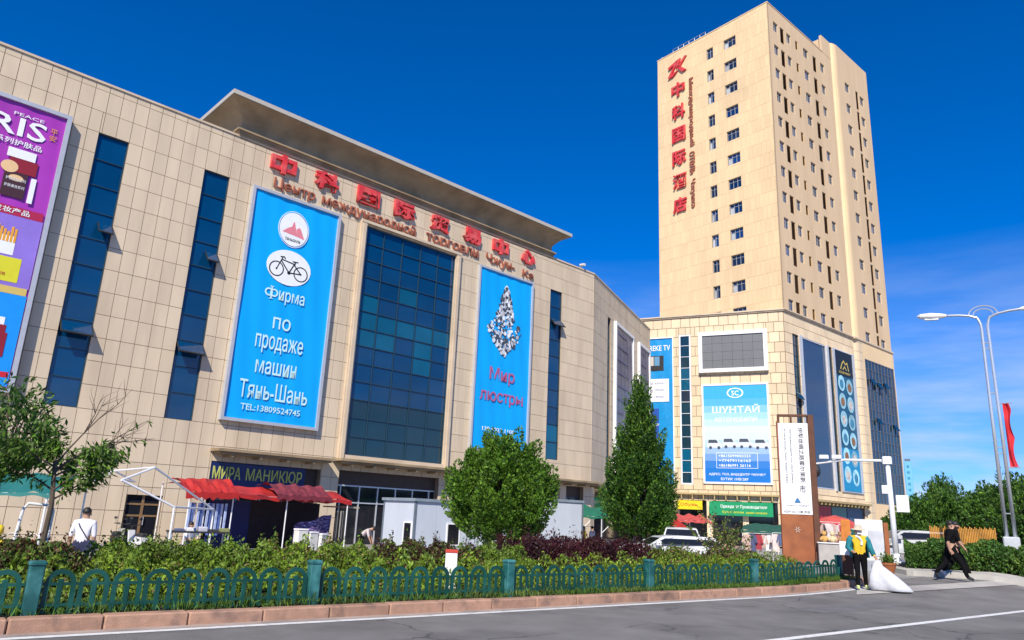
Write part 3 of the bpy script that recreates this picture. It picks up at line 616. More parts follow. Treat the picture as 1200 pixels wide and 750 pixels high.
def place_windows(par, ops, spec, rows, top):
    for x, w_, h_, dz, kind in spec:
        if kind == 'w':
            wm = win_mesh(w_, h_, 2 if w_ < 1.6 else 3, M_TFRAME); p1 = [pane_mesh(w_, h_, M_GTOW), pane_mesh(w_, h_, M_GTOW2)]; cm = curt_mesh(w_, h_)
        else: lm = louv_mesh(w_, h_, M_LOUV if kind == 'l' else M_LOUV2); lm2 = louv_mesh(w_, 1.35, M_LOUV if kind == 'l' else M_LOUV2)
        for r_ in range(rows):
            zt = top - 3.36 * r_ + dz; last = zt - h_ < PT + .15; hh = 1.35 if last and kind != 'w' else h_
            ops.append((x, x + w_, zt - hh, zt))
            if kind == 'w':
                fr = inst('window', wm, par, (x, 0.1, zt - h_)); inst('pane', random.choice(p1), fr)
                if random.random() < .55: inst('curtain', cm, fr)
            else: inst('louvre', lm2 if hh != h_ else lm, par, (x, 0.06, zt - hh))
# left face (with the red sign)
tb = tmpframe(); ops = []
place_windows(tb, ops, [(8.33, 1.0, 1.6, 0, 'w'), (11.0, 1.8, 1.38, 0.02, 'w')], 12, 63.55)
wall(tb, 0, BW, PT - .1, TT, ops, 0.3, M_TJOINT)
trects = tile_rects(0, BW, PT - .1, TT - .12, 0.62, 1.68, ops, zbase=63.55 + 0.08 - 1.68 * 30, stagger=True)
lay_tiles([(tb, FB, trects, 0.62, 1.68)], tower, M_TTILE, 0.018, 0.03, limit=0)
MB().box(-.04, BW + .04, -.08, .3, TT - .12, TT).build('coping', M_TTILE, tb)
# hotel roof railing and small boxes
mb = MB(); mb.tube([(2.3, .6, TT), (2.3, .6, TT + 1.0), (7.8, .6, TT + 1.0), (7.8, .6, TT)], .05, 6); mb.tube([(2.3, .6, TT + .5), (7.8, .6, TT + .5)], .04, 6)
for k in range(1, 6): mb.tube([(2.3 + k * .92, .6, TT), (2.3 + k * .92, .6, TT + 1.0)], .035, 6)
mb.tube([(10.6, .6, TT), (10.6, .6, TT + .5), (12.4, .6, TT + .5), (12.4, .6, TT)], .04, 6)
mb.build('roof_rail', M_STEEL, tb)
MB().box(2.4, 7.7, .9, 1.4, TT - .3, TT + .75).build('roof_unit', M_DARK, tb)
MB().box(.3, .7, .4, .8, TT, TT + .5).build('roof_lamp', M_ALU, tb)
flatten(tb, FB, tower, FD)
# right face, main part
td = tmpframe(); ops = []
place_windows(td, ops, [(1.35, 1.15, 1.4, 0, 'w'), (3.05, .98, 2.3, .02, 'l'), (4.68, 1.08, 1.4, 0, 'w'), (6.95, .66, 1.3, 0, 'm'), (9.07, 1.32, 1.4, 0, 'w'), (11.66, 1.0, 2.35, .02, 'l'), (13.8, 1.18, 1.4, 0, 'w')], 12, 63.92)
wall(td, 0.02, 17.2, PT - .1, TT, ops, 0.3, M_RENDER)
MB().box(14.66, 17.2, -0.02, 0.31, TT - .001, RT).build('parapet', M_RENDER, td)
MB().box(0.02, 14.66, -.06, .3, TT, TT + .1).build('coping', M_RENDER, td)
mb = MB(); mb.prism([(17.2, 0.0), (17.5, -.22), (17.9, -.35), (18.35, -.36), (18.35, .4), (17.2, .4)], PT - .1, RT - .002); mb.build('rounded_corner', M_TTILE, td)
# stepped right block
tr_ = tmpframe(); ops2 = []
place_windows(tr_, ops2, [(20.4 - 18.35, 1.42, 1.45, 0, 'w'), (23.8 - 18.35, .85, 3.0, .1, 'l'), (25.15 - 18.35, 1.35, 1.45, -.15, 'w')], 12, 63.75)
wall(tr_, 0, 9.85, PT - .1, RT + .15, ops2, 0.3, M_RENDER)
MB().box(9.55, 9.85, 0.3, 17, PT - .1, RT + .15).build('end_wall', M_RENDER, tr_)
flatten(tr_, FD @ Matrix.Translation((18.35, -.34, 0)), tower, FD)
# podium right face
pd_ops = [(1.7, 3.05, 6.0, 22.9), (10.0, 11.15, 5.9, 22.95), (1.0, 16.8, TB, 4.6)]
pd_pan = [(3.75, 9.6, 6.0, 22.9), (11.45, 16.35, 5.9, 22.95)]
wall(td, 0.02, 17.2, TB, PT, pd_ops + [pd_pan[0]], 0.35, M_JOINT)
pdr = tile_rects(0.02, 17.2, TB, PT - .15, 1.1, 1.17, pd_ops + pd_pan, zbase=PT - .15 - 1.17 * 24, stagger=True)
for q in pd_ops[:2]: window(td, *q, 1, 14, M_MULL, lambda i, j: random.choice((M_GDARK, M_GSKY, M_GDARK)), y=.15)
sashm = MB().box(0, 1.1, -.02, .02, -.9, 0).mesh('open_sash', M_GDARK)
for z in (9.5, 16.2): inst('open_sash', sashm, td, (1.8, -.02, z), (R(-30), 0, 0))
window(td, *pd_pan[0], 1, 1, M_ALU, lambda i, j: mat('pane_large_blue', (.025, .05, .10), rough=.05, spec=.8, var=.1, scale=.15), y=.02, edge=.12)
mb = MB()
for a, b in ((3.05, 3.75), (9.6, 10.0), (11.15, 11.45), (16.35, 16.75)):
    for k in range(2):
        xx = a + (b - a) * (k + .25) / 2; mb.box(xx, xx + (b - a) * .25, -.22, -.036, 5.9, 23.0)
mb.build('pilaster_fins', M_ALU, td)
mb = MB(); mb.box(-.12, 17.1, -.2, .3, PT - .14, PT + .0); mb.box(-.22, 17.1, -.32, .3, PT, PT + .14); mb.build('podium_cornice', M_TRIM, td)
mb = MB(); mb.prism([(17.2, 0.0), (17.5, -.24), (17.9, -.37), (18.9, -.38), (18.9, .4), (17.2, .4)], TB, PT - .102); mb.build('rounded_corner', M_PTILE, td)
mb = MB(); z = TB + .6
while z < PT - .3: mb.prism([(17.19, -.02), (17.48, -.245), (17.89, -.378), (18.92, -.388), (18.92, -.37), (17.9, -.36)], z, z + .03); z += 1.17
tag(mb.build('corner_joints', M_JOINT, td), kind='stuff')
# curtain wall at the right end
cwq = (19.4, 28.2, 4.9, 23.0)
window(td, *cwq, 9, 14, mat('curtain_mullion', (.16, .17, .19), rough=.4, metal=.3), lambda i, j: random.choice((M_GDARK, M_GSKY, mat('glass_smoke', (.022, .028, .04), rough=.07, spec=.7), M_GSKY)), y=-.34, bar=.06, edge=.12, tilt=.008)
cws = [o_ for o_ in td.children if o_.name.startswith('window')][-1]
for k in range(5): inst('open_sash', sashm, td, (20.4 + 1.0 * (k * 2 % 7), -.42, 20.6 - (k % 2) * .3 - (5 if k > 2 else 0)), (R(-28), 0, 0))
mb = MB(); mb.box(18.9, 19.4, -.38, .4, TB, PT - .102); mb.box(19.4, 28.3, -.38, .4, 23.0, PT - .102); mb.box(19.4, 28.3, -.38, .4, TB + 3.2, 4.9); mb.box(28.2, 28.5, -.38, 24, TB, PT - .1); mb.box(19.4, 28.2, -.24, -.1, 4.9, 23.0); mb.build('end_bay', M_TTILE, td)
mb = MB(); mb.box(16.9, 28.5, -.52, .2, PT - .1, PT + .12); mb.build('podium_cornice', M_TRIM, td)
MB().box(19.4, 28.2, -.05, .1, TB, TB + 3.2).build('storefront', M_GBLACK, td)
# ground floor of the right face: canopy and shops
mb = MB(); mb.box(.9, 17.0, -.9, -.04, 4.5, 4.72); k = 1.0
while k < 16.9: mb.box(k, k + .1, -.85, -.04, 4.2, 4.5); k += .9
mb.build('canopy', mat('canopy_ochre', (.40, .30, .14), rough=.6), td)
for x0, x1, c in ((1.1, 4.2, (.30, .02, .025)), (4.4, 8.6, (.42, .02, .03)), (8.8, 12.4, (.10, .22, .20)), (12.6, 16.6, (.05, .10, .18))):
    MB().box(x0, x1, .15, .3, 2.7, 4.1).build('shop_fascia', mat('fascia_%d' % int(x0 * 10), c, rough=.5), td)
MB().box(1.0, 16.8, .28, .34, TB, 4.6).build('storefront', M_GBLACK, td)
# podium left face
te = tmpframe()
STR = (10.22, 11.58, 5.8, 23.1); pe_store = (2.0, 20.4, TB, 4.1)
eops = [STR, pe_store]
LED = (12.57, 20.17, 18.38, 23.12); EB = (12.75, 20.05, 5.95, 17.07); TV = (3.4, 9.56, 5.6, 22.88)
wall(te, 0, EW, TB, PT - .002, eops, 0.35, M_JOINT)
per = tile_rects(0, EW - .02, TB, PT - .15, 1.1, 1.17, eops + [(q[0] + .12, q[1] - .12, q[2] + .12, q[3] - .12) for q in (LED, EB, TV)], zbase=PT - .15 - 1.17 * 24, stagger=True)
lay_tiles([(te, FE, per, 1.1, 1.17), (td, FD, pdr, 1.1, 1.17)], tower, M_PTILE, 0.06, 0.045)
fr = window(te, *STR, 1, 13, M_WHITE, lambda i, j: random.choice((M_GTEAL, M_GDARK, M_GSKY, M_GDARK)), y=.02, edge=.17, tilt=.012)
mb = MB(); mb.box(-.1, EW + .05, -.2, .3, PT - .142, PT - .004); mb.box(-.1, EW + .1, -.32, .3, PT - .002, PT + .138); mb.build('podium_cornice', M_TRIM, te)
mb = MB(); mb.box(9.0, 20.6, -.6, -.05, 4.72, 4.9); k = 9.1
while k < 20.5: mb.box(k, k + .1, -.55, -.05, 4.15, 4.72); k += 1.2
mb.build('canopy', _mats['canopy_ochre'], te)
MB().box(2.0, 20.4, .28, .34, TB, 4.1).build('storefront', M_GBLACK, te)
for x in (9.4, 13.0, 16.8): MB().box(x, x + .6, -.06, .27, TB, 4.1).build('pillar', M_PTILE, te)
flatten(te, FE, tower, FD); flatten(td, FD, tower, FD)
MB().prism([(-1, 3.0), (28, 3.0), (28, 24), (el_[0] + 4, 25), (el_[0] + 2, el_[1] + 2.5)], PT - .24, PT - .1).build('podium_roof', M_PAVE, tower)

# --- hotel sign
sg = fthing('hotel_sign', 'vertical red Chinese hotel characters and red monogram on the tower', 'sign', FB, 0, -0.032, 41.0)
for i, ch in enumerate('中科国际酒店'): text(ch, M_RED, sg, 2.55, 0, 59.0 - .45 - i * 3.46 - 41.0, 2.15, 2.15, .25, .02, 'character')
mb = MB(); zb = 61.95 - 41.0; xb = 2.0
for pts in ([(0, 1.75), (1.7, 2.35), (1.35, 1.8), (.15, 1.4)], [(1.0, 1.6), (1.62, 2.0), (.75, .55), (.1, .0), (-.05, .12)], [(.1, 0), (.9, .05), (1.6, .62), (.75, .5)], [(1.75, 2.35), (2.15, 2.4), (1.75, 1.35), (1.35, 1.1)], [(1.75, 1.35), (2.85, 2.4), (3.15, 2.35), (2.1, 1.15)], [(2.1, 1.15), (1.55, 1.05), (2.4, .1), (3.05, .2)]):
    mb2 = MB(); mb2.prism_xz([(xb + x, zb + z) for x, z in reversed(pts)], -.25, 0); mb2.build('monogram_stroke', M_RED, sg)
sg = fthing('hotel_sign', 'vertical brown Cyrillic hotel name beside the red characters on the tower', 'sign', FB, 0, -0.032, 41.0)
x0 = 60.6 - 41.0
for wd, za, zb_ in (('Международный', 60.5, 50.2), ('отель', 49.4, 46.1), ('Чжункэ', 45.4, 41.3)):
    text(wd, M_BROWNL, sg, 5.25, 0, za - 41.0, za - zb_, .85, .12, .02, 'word', rot=(0, R(90), 0))

# --- podium screen and banners
th = fthing('led_screen', 'large switched-off grey video screen in white frame on podium corner', 'screen', FE, LED[0], 0, LED[2]); W, Hh = LED[1] - LED[0], LED[3] - LED[2]
mb = MB(); f_ = .42
for a, b, c, d in ((0, f_, 0, Hh), (W - f_, W, 0, Hh), (f_, W - f_, 0, f_), (f_, W - f_, Hh - f_, Hh)): mb.box(a, b, -.55, -.046, c, d)
mb.build('frame', M_WHITE, th); mb = MB()
for i in range(6):
    for j in range(4): mb.box(f_ + i * (W - 2 * f_) / 6 + .01, f_ + (i + 1) * (W - 2 * f_) / 6 - .01, -.42, -.3, f_ + j * (Hh - 2 * f_) / 4 + .01, f_ + (j + 1) * (Hh - 2 * f_) / 4 - .01)
tag(mb.build('screen', mat('led_grey', (.14, .145, .15), rough=.5, var=.05, island=.04), th), kind='stuff')
th, W, Hh, fy = banner(FE, EB, mat('print_sky', (.02, .30, .72), rough=.45, c2=(.06, .38, .74), c2scale=.3), 'pale blue car banner with white vans below the video screen', .22, .2, M_WHITE)
for k in range(14):   # printed sky fading to white at mid height
    a = k / 14; f2 = .85 * max(0, 1 - abs(a - .47) / .34); c = [x * (1 - f2) + y * f2 for x, y in zip((.0, .15, .52) if a < .45 else (.03, .36, .72), (.72, .86, .92))]
    MB().box(.2, W - .2, fy - .01, fy + .02, .2 + a * (Hh - .4), .2 + (a + 1 / 14) * (Hh - .4)).build('print_band', mat('print_sky_%d' % k, tuple(c), rough=.45, var=.04), th)
fy -= .018
o = lambda u: (22 - u) - EB[0]; zz = lambda z: z - EB[2]
mb = MB(); ring(mb, 0, 0, .6, .72, fy, fy + .02, 24); oo = mb.build('round_emblem', M_WTXT, th, (o(5.55), 0, zz(16.0))); oo.scale = (1.25, 1, .8)
text('SC', M_WTXT, th, o(5.95), fy + .01, zz(15.7), .8, .55, .01, .01)
text('ШУНТАЙ', M_WTXT, th, o(8.1), fy + .01, zz(13.75), 5.1, .95, .02, .01); text('АВТОМОБИЛИ', M_WTXT, th, o(7.9), fy + .01, zz(12.75), 4.6, .5, .02)
M_VAN = flat('print_van', (.58, .62, .66)); M_VAND = flat('print_van_dark', (.04, .06, .09))
for k in range(4):
    x = .5 + k * 1.68; z = zz(9.75) + (.1 if k in (1, 2) else 0); van = MB()
    van.prism_xz([(x, z + .12), (x + 1.62, z + .12), (x + 1.62, z + .55), (x + 1.35, z + .68), (x + 1.05, z + 1.1), (x + .12, z + 1.1), (x, z + .6)], fy - k * .001, fy + .01); van = van.build('van_print', M_VAN, th)
    g = MB(); g.prism_xz([(x + .1, z + .66), (x + 1.2, z + .66), (x + 1.0, z + 1.02), (x + .16, z + 1.02)], fy - .01, fy); g.build('window_print', M_VAND, van)
    for wx in (.36, 1.26):
        g = MB(); disc(g, x + wx, z + .14, .17, .17, fy - .012, fy, 14); g.build('wheel_print', M_VAND, van)
mb = MB()
for a, b, c, d in ((1.45, 5.85, 1.7, 1.74), (1.45, 5.85, 3.35, 3.39), (1.45, 1.49, 1.74, 3.35), (5.81, 5.85, 1.74, 3.35)): mb.box(a, b, fy, fy + .02, c, d)
mb.build('print_outline', M_WTXT, th)
for i, s_ in enumerate(('+8615099003333', '+77479116163', '+86186991 26116')): text(s_, M_WTXT, th, 1.7, fy + .01, 2.9 - i * .52, 3.4, .3, .01, .008)
text('АДРЕС: ТОО, ВАШЦЕНТР ЧЖУНКЭ', M_WTXT, th, .6, fy + .01, .88, 6.0, .3, .01, .008); text('БУТИК 1НВ1287', M_WTXT, th, 1.9, fy + .01, .4, 2.9, .28, .01, .008)
th, W, Hh, fy = banner(FE, TV, mat('print_cyan', (.0, .24, .56), rough=.45), 'bright blue television shop banner beside narrow podium window', .22, .1, M_WHITE)
o = lambda u: (22 - u) - TV[0]; zz = lambda z: z - TV[2]; fy -= .012
text('BEREKE TV', M_WTXT, th, 2.6, fy + .02, zz(21.3), 3.2, .65, .01, .01)
MB().box(2.4, 5.0, fy, fy + .03, zz(18.9), zz(20.7)).build('television_print', M_BLACK, th)
for x, c in ((2.5, (.5, .03, .04)), (3.2, (.5, .45, .4)), (3.9, (.1, .25, .4))): MB().box(x, x + .62, fy - .006, fy + .01, zz(19.5), zz(20.6)).build('picture_print', flat('tv_%d' % int(x * 10), c), th)
MB().bbox(1.4, 5.6, fy, fy + .03, zz(15.2), zz(17.9), .03).build('price_panel_print', M_WTXT, th)
for k in range(3): text(('32 дюйма  65000', '43 дюйма  99000', '55 дюйма 149000')[k], flat('print_navy', (.02, .03, .2)), th, 1.8, fy - .01, zz(17.2 - k * .8), 3.2, .32, .01)
MB().box(.4, 4.4, fy, fy + .03, zz(6.5), zz(14.4)).build('print_panel', flat('print_deep_blue', (.005, .06, .34)), th)
for k in range(6): text(('доставка', 'гарантия 3 года', 'бутик 112', 'опт и розница', 'тел. 87771234', 'телевизоры')[k], M_WTXT, th, 1.4, fy - .01, zz(13.5 - k * 1.15), None, .36, .01)
th = fthing('shop_sign', 'green shop sign with white Cyrillic words above dark awning', 'sign', FE, 13.4, -.62, 2.6)
MB().bbox(0, 6.6, -.12, .1, 0, 1.45, .02).build('board', mat('sign_green', (.005, .26, .10), rough=.45), th)
text('Одежда от Производителя', M_WTXT, th, 1.2, -.12, .72, 4.8, .42, .02, .006); text('Бутик  оптом  цены низкие', flat('sign_yellow', (.75, .65, .02)), th, 1.4, -.12, .2, 4.6, .3, .02)
th = fthing('shop_sign', 'yellow shop sign under the podium ledge', 'sign', FE, 9.85, -.62, 3.1)
MB().bbox(0, 2.8, -.12, .1, 0, .95, .02).build('board', mat('sign_board_yellow', (.72, .56, .01), rough=.45), th); text('Обувь', flat('sign_red', (.5, .02, .02)), th, .4, -.12, .3, 1.9, .4, .02)
# banner with round pictures on the podium's right face
DB = pd_pan[1]
th, W, Hh, fy = banner(FD, DB, mat('print_dark_teal', (.01, .09, .17), rough=.4), 'tall blue banner with golden mark and round pictures on podium side', .2, .1, M_ALU)
fy -= .012
MB().box(.15, W - .15, fy, fy + .03, Hh * .82, Hh - .15).build('print_panel', flat('print_black_blue', (.006, .012, .02)), th)
MB().box(.15, W - .15, fy, fy + .03, .15, Hh * .30).build('print_panel', flat('print_turquoise', (.01, .25, .48)), th)
M_GOLD = flat('print_gold_mark', (.62, .48, .10)); mb = MB()
stroke(mb, [(1.5, Hh - 2.3), (1.9, Hh - 1.6), (2.4, Hh - 1.2), (2.8, Hh - 1.6), (3.3, Hh - 1.35), (3.6, Hh - 2.3)], .16, fy - .008, fy + .01); stroke(mb, [(2.1, Hh - 2.3), (2.6, Hh - 1.9), (3.0, Hh - 2.3)], .13, fy - .008, fy + .01)
mb.build('golden_mark_print', M_GOLD, th); text('GOLDEN MARKET', M_GOLD, th, 1.0, fy - .002, Hh - 2.85, 3.0, .28, .006)
for k in range(6):
    for s_ in (0, 1):
        cx, cz = 1.45 + 2.05 * s_, Hh * .76 - k * Hh * .128 - s_ * .25
        mb = MB(); disc(mb, cx, cz, .85, .98, fy - .006, fy + .01, 22); dd = mb.build('round_picture_print', mat('print_pale_cyan', (.30, .56, .66), obj=.25, var=.3, scale=1.5), th)
        mb = MB(); disc(mb, cx, cz - .1, .5, .55, fy - .012, fy - .004, 14); mb.build('goods_print', mat('print_goods_%d' % ((k + s_) % 3), ((.05, .22, .36), (.25, .12, .06), (.55, .5, .45))[(k + s_) % 3], var=.4, scale=3), dd)

# ================================================================== PLANTING: hedges, grass, trees
def leaf_mesh(name, P, size, mats, aspect=0.5, up=0.3, tri=False, mi=None, D=None):
    "one small leaf face at each point"
    N = len(P); size = np.broadcast_to(np.asarray(size, float), (N,))
    d = RNG.normal(size=(N, 3)); d[:, 2] += up * 2.0
    if D is not None: d = d * 0.55 + D * 1.3
    d /= np.linalg.norm(d, axis=1)[:, None] + 1e-9
    q = RNG.normal(size=(N, 3)); q -= d * (q * d).sum(1)[:, None]; q /= np.linalg.norm(q, axis=1)[:, None] + 1e-9
    L = (d * size[:, None]); Wd = q * (size * aspect * 0.5)[:, None]
    V = np.stack([P - L * .5, P + Wd, P + L * .5, P - Wd], 1).reshape(-1, 3)
    me = bpy.data.meshes.new(name); me.vertices.add(4 * N); me.vertices.foreach_set('co', V.ravel())
    me.loops.add(4 * N); me.loops.foreach_set('vertex_index', np.arange(4 * N, dtype=np.int32)); me.polygons.add(N)
    me.polygons.foreach_set('loop_start', np.arange(0, 4 * N, 4, dtype=np.int32))
    for m in (mats if isinstance(mats, (list, tuple)) else [mats]): me.materials.append(m)
    if mi is not None: me.polygons.foreach_set('material_index', np.asarray(mi, dtype=np.int32))
    me.update(calc_edges=True); return me
def leafmat(name, c, isl=0.45, c2=None, sc2=0.9): return mat(name, c, rough=0.55, var=0.25, scale=1.2, island=isl, c2=c2, c2scale=sc2, trans=0.28, spec=0.3)
L_GRASS = leafmat('leaf_grass', (.075, .16, .02), c2=(.12, .17, .03)); L_LIME = leafmat('leaf_lime', (.20, .29, .025), c2=(.12, .22, .02)); L_HEDGE = leafmat('leaf_hedge', (.085, .16, .024), c2=(.16, .22, .035))
L_PURP = leafmat('leaf_purple', (.065, .014, .022), c2=(.035, .012, .016)); L_BRN = leafmat('leaf_bronze', (.11, .06, .025), c2=(.055, .03, .02))
L_PINE = leafmat('leaf_juniper', (.095, .20, .016), isl=.5, c2=(.13, .245, .024)); L_DARK = leafmat('leaf_conifer', (.032, .092, .015), isl=.5, c2=(.055, .125, .022)); L_WILL = leafmat('leaf_sapling', (.09, .16, .03), c2=(.06, .12, .02))
L_RIGHT = leafmat('leaf_park', (.055, .135, .022), isl=.5, c2=(.09, .18, .03)); L_DRY = leafmat('leaf_dry', (.28, .20, .09))
def strip_points(t0, t1, n0, n1, k, zf):
    t_ = RNG.uniform(t0, t1, k); n_ = RNG.uniform(n0, n1, k); base = np.array([ground_z(a, min(b, 15.5)) for a, b in zip(t_, n_)]) + 0.14
    z = base + zf(t_, n_, RNG.uniform(0, 1, k))
    return np.stack([TDIR.x * t_ + NDIR.x * n_, TDIR.y * t_ + NDIR.y * n_, z], 1)
def lump(t_, n_): return 0.5 + 0.25 * np.sin(t_ * 3.1 + n_ * 2.3) + 0.25 * np.sin(t_ * 7.3 - n_ * 4.1 + 1.7)
# grass by the kerb
P = strip_points(-6, 21.6, 11.08, 12.0, 26000, lambda t_, n_, u: 0.02 + 0.10 * u * (0.4 + lump(t_ * 2, n_ * 3)))
tag(inst('grass', leaf_mesh('grass', P, RNG.uniform(.07, .17, len(P)), L_GRASS, aspect=.12, up=1.2)), 'rough green grass growing between kerb stones and fence', 'grass', kind='stuff')
# lime ground cover
def smoothv(x): x = np.clip(x, 0, 1); return x * x * (3 - 2 * x)
P = strip_points(-6, 21.4, 12.2, 13.6, 34000, lambda t_, n_, u: (0.16 + 0.40 * smoothv((n_ - 12.0) / 1.3)) * (0.45 + 0.85 * lump(t_ * 1.6, n_)) * (u ** .35))
tag(inst('ground_cover', leaf_mesh('ground_cover', P, RNG.uniform(.05, .12, len(P)), [L_LIME, L_HEDGE, L_DRY], aspect=.4, up=.5, mi=RNG.choice(3, len(P), p=[.68, .28, .04]))), 'bright yellow green ground cover behind the teal fence', 'plants', kind='stuff')
def hedge(t0, t1, n0, n1, h, mats, pw, label, k, size=(.04, .095), cat='hedge', name='hedge'):
    k = int(k * 1.7)
    c = tn((t0 + t1) / 2, (n0 + n1) / 2); root = thing(name, label, cat, (c.x, c.y, ground_z((t0 + t1) / 2, n0) + .14))
    def zf(t_, n_, u):
        e = np.minimum(1, np.minimum((t_ - t0) / .35, (t1 - t_) / .35)).clip(.25, 1) * np.minimum(1, np.minimum((n_ - n0) / .5, (n1 - n_) / .4)).clip(.35, 1)
        spr = np.clip(np.sin(t_ * 11.3 + n_ * 3.7) * np.sin(n_ * 13.1 - t_ * 5.1), 0, 1) ** 3 * RNG.uniform(0, 1, len(t_))
        return (h * (0.70 + 0.46 * lump(t_ * 1.3, n_) + .55 * spr) * e) * (1 - .72 * u ** 2.2)
    P = strip_points(t0, t1, n0, n1, k, zf) - np.array(root.location)
    inst('foliage', leaf_mesh('foliage', P, RNG.uniform(*size, k), mats, aspect=.5, up=.35, mi=RNG.choice(len(mats), k, p=pw)), root)
    mb = MB(); a = tn(t0 + .2, n0 + .5) - c; b = tn(t1 - .2, n0 + .5) - c
    for j in range(int((t1 - t0) * 4)):
        p = tn(random.uniform(t0 + .2, t1 - .2), random.uniform(n0 + .3, n1 - .2)) - c; q = p + Vector((random.uniform(-.15, .15), random.uniform(-.15, .15)))
        mb.tube([(p.x, p.y, -.02), (q.x, q.y, h * random.uniform(.5, .85))], [.014, .006], 4)
    tag(mb.build('stems', M_BARK, root), kind='stuff')
    return root
hedge(-6.5, -1.2, 13.1, 15.7, .54, [L_HEDGE, L_LIME, L_BRN], [.7, .2, .1], 'green shrub hedge at the road end beside the staked sapling', 9000)
hedge(-1.2, 1.0, 13.1, 15.7, .54, [L_HEDGE, L_LIME, L_BRN], [.6, .3, .1], 'leafy green hedge around the red and white banded trunk', 7000)
hedge(.9, 2.6, 12.9, 15.4, .66, [L_BRN, L_PURP, L_HEDGE], [.3, .2, .5], 'dark bronze bush in the hedge in front of the man in white', 8000)
hedge(2.4, 5.6, 13.0, 15.7, .66, [L_HEDGE, L_LIME, L_BRN], [.5, .45, .05], 'light green hedge in front of the bare white tent frame', 14000)
hedge(5.4, 8.0, 13.0, 15.7, .66, [L_LIME, L_HEDGE, L_DRY, L_BRN], [.55, .3, .08, .07], 'yellow green hedge in front of the red canopy stall', 12000)
hedge(7.8, 10.4, 13.2, 15.8, .72, [L_BRN, L_PURP, L_HEDGE], [.35, .3, .35], 'bronze purple hedge in front of the grey cabin windows', 12000)
hedge(10.2, 11.8, 13.2, 15.6, .68, [L_HEDGE, L_LIME, L_BRN], [.55, .35, .1], 'green shrubs at the foot of the round juniper', 7000)
hedge(11.6, 16.6, 13.6, 15.9, .86, [L_PURP, L_BRN], [.9, .1], 'long dark purple barberry hedge below the pointed conifer', 20000)
hedge(16.4, 18.8, 13.4, 15.6, .64, [L_HEDGE, L_BRN, L_LIME, L_DRY], [.45, .25, .22, .08], 'mixed green and bronze hedge in front of the parked cars', 10000)
hedge(18.6, 21.3, 13.2, 15.2, .55, [L_BRN, L_HEDGE, L_PURP, L_DRY], [.35, .35, .15, .15], 'low flowering shrubs at the foot of the brown pylon', 8000)
def tufted_tree(name, label, loc, h, crown, mats, pw, leaf, aspect=.35, trunk_r=.12, trunk_h=None, group=None, cat='tree', white=0.0, up=.2):
    "crown: list of tufts (centre xyz, direction, length, radius, leaves)"
    root = thing(name, label, cat, loc, 0, group); Ps = []; Ds = []
    th_ = trunk_h or h * .6; mb = MB(); pts = [(0, 0, -.1)] + [(random.uniform(-.05, .05), random.uniform(-.05, .05), th_ * k / 4) for k in range(1, 5)]
    mb.tube(pts, [trunk_r * 1.25, trunk_r, trunk_r * .85, trunk_r * .6, trunk_r * .3], 9)
    for c, d, ln, rd, k in crown[::max(1, len(crown) // 26)]:
        z = min(th_, max(.3, c[2] * .82)); mb.tube([(0, 0, z), tuple(np.array([0, 0, z]) * .5 + np.array(c) * .5), tuple(c)], [trunk_r * .35, trunk_r * .2, .01], 5)
    mb.build('trunk', M_BARK, root, smooth_=True)
    if white: MB().lathe([(trunk_r * 1.3, 0), (trunk_r * 1.12, white)], 0, 0, 12).build('painted_band', M_OFFW, root)
    for c, d, ln, rd, k in crown:
        d = np.array(d, float); d /= np.linalg.norm(d); s_ = RNG.beta(1.3, 1.6, k)[:, None]
        rr = rd * (np.sin(np.pi * np.clip(s_ * .85 + .12, 0, 1)) ** .8) * RNG.uniform(.35, 1, (k, 1)) ** .6
        v = RNG.normal(size=(k, 3)); v -= d * (v @ d)[:, None]; v /= np.linalg.norm(v, axis=1)[:, None]
        Ps.append(np.array(c) + d * (s_ - .35) * ln + v * rr); Ds.append(d * .8 + v * .6)
    P = np.concatenate(Ps); D = np.concatenate(Ds)
    inst('crown', leaf_mesh('crown', P, RNG.uniform(leaf * .6, leaf * 1.3, len(P)), mats, aspect=aspect, up=up, mi=RNG.choice(len(mats), len(P), p=pw), D=D), root)
    return root
def crown_tufts(h0, h1, wfn, n, ln, rd, k, outw=.8, rng=random.Random(4)):
    out = []; wmx = max(wfn(j / 20) for j in range(20))
    for i in range(n):
        f = (i + .5) / n; z = h0 + (h1 - h0) * (1 - (1 - f) ** .85); ww = wfn((z - h0) / (h1 - h0)); a = i * 2.39996 + rng.uniform(-.3, .3); q = ww * rng.choice((.5, .78, .95, 1.0, 1.06)) * rng.uniform(.8, 1.12)
        sc_ = rng.uniform(.7, 1.3); tp = .4 + .6 * min(1, ww / wmx * 1.3)
        out.append(((q * math.cos(a), q * math.sin(a), z), (outw * math.cos(a) * tp, outw * math.sin(a) * tp, 1), ln * sc_, rd * sc_ * tp, int(k * sc_ * tp ** 1.5)))
    return out
# round juniper in front of the grey cabins
p = at(586, 29); z0 = gz(p) + .3
tufted_tree('juniper_tree', 'round bushy juniper tree in front of the grey cabins', (p.x, p.y, gz(p)), 5.2,
    crown_tufts(1.35, 4.75, lambda f: 1.62 * math.sin(math.pi * min(1, .20 + .72 * f)) ** .75, 125, 1.15, .36, 470, .55), [L_PINE, L_DARK], [.82, .18], .12, .55, .13, 3.0, white=.75)
# pointed conifer
p = at(749, 37)
tufted_tree('conifer_tree', 'tall pointed dark green conifer beside the mall wing', (p.x, p.y, gz(p)), 8.8,
    crown_tufts(1.35, 8.5, lambda f: 1.85 * (1 - f) ** .95 * min(1, .5 + f * 3.2) + .0, 190, 1.35, .36, 420, .6), [L_DARK, L_PINE], [.66, .34], .125, .55, .16, 7.0)
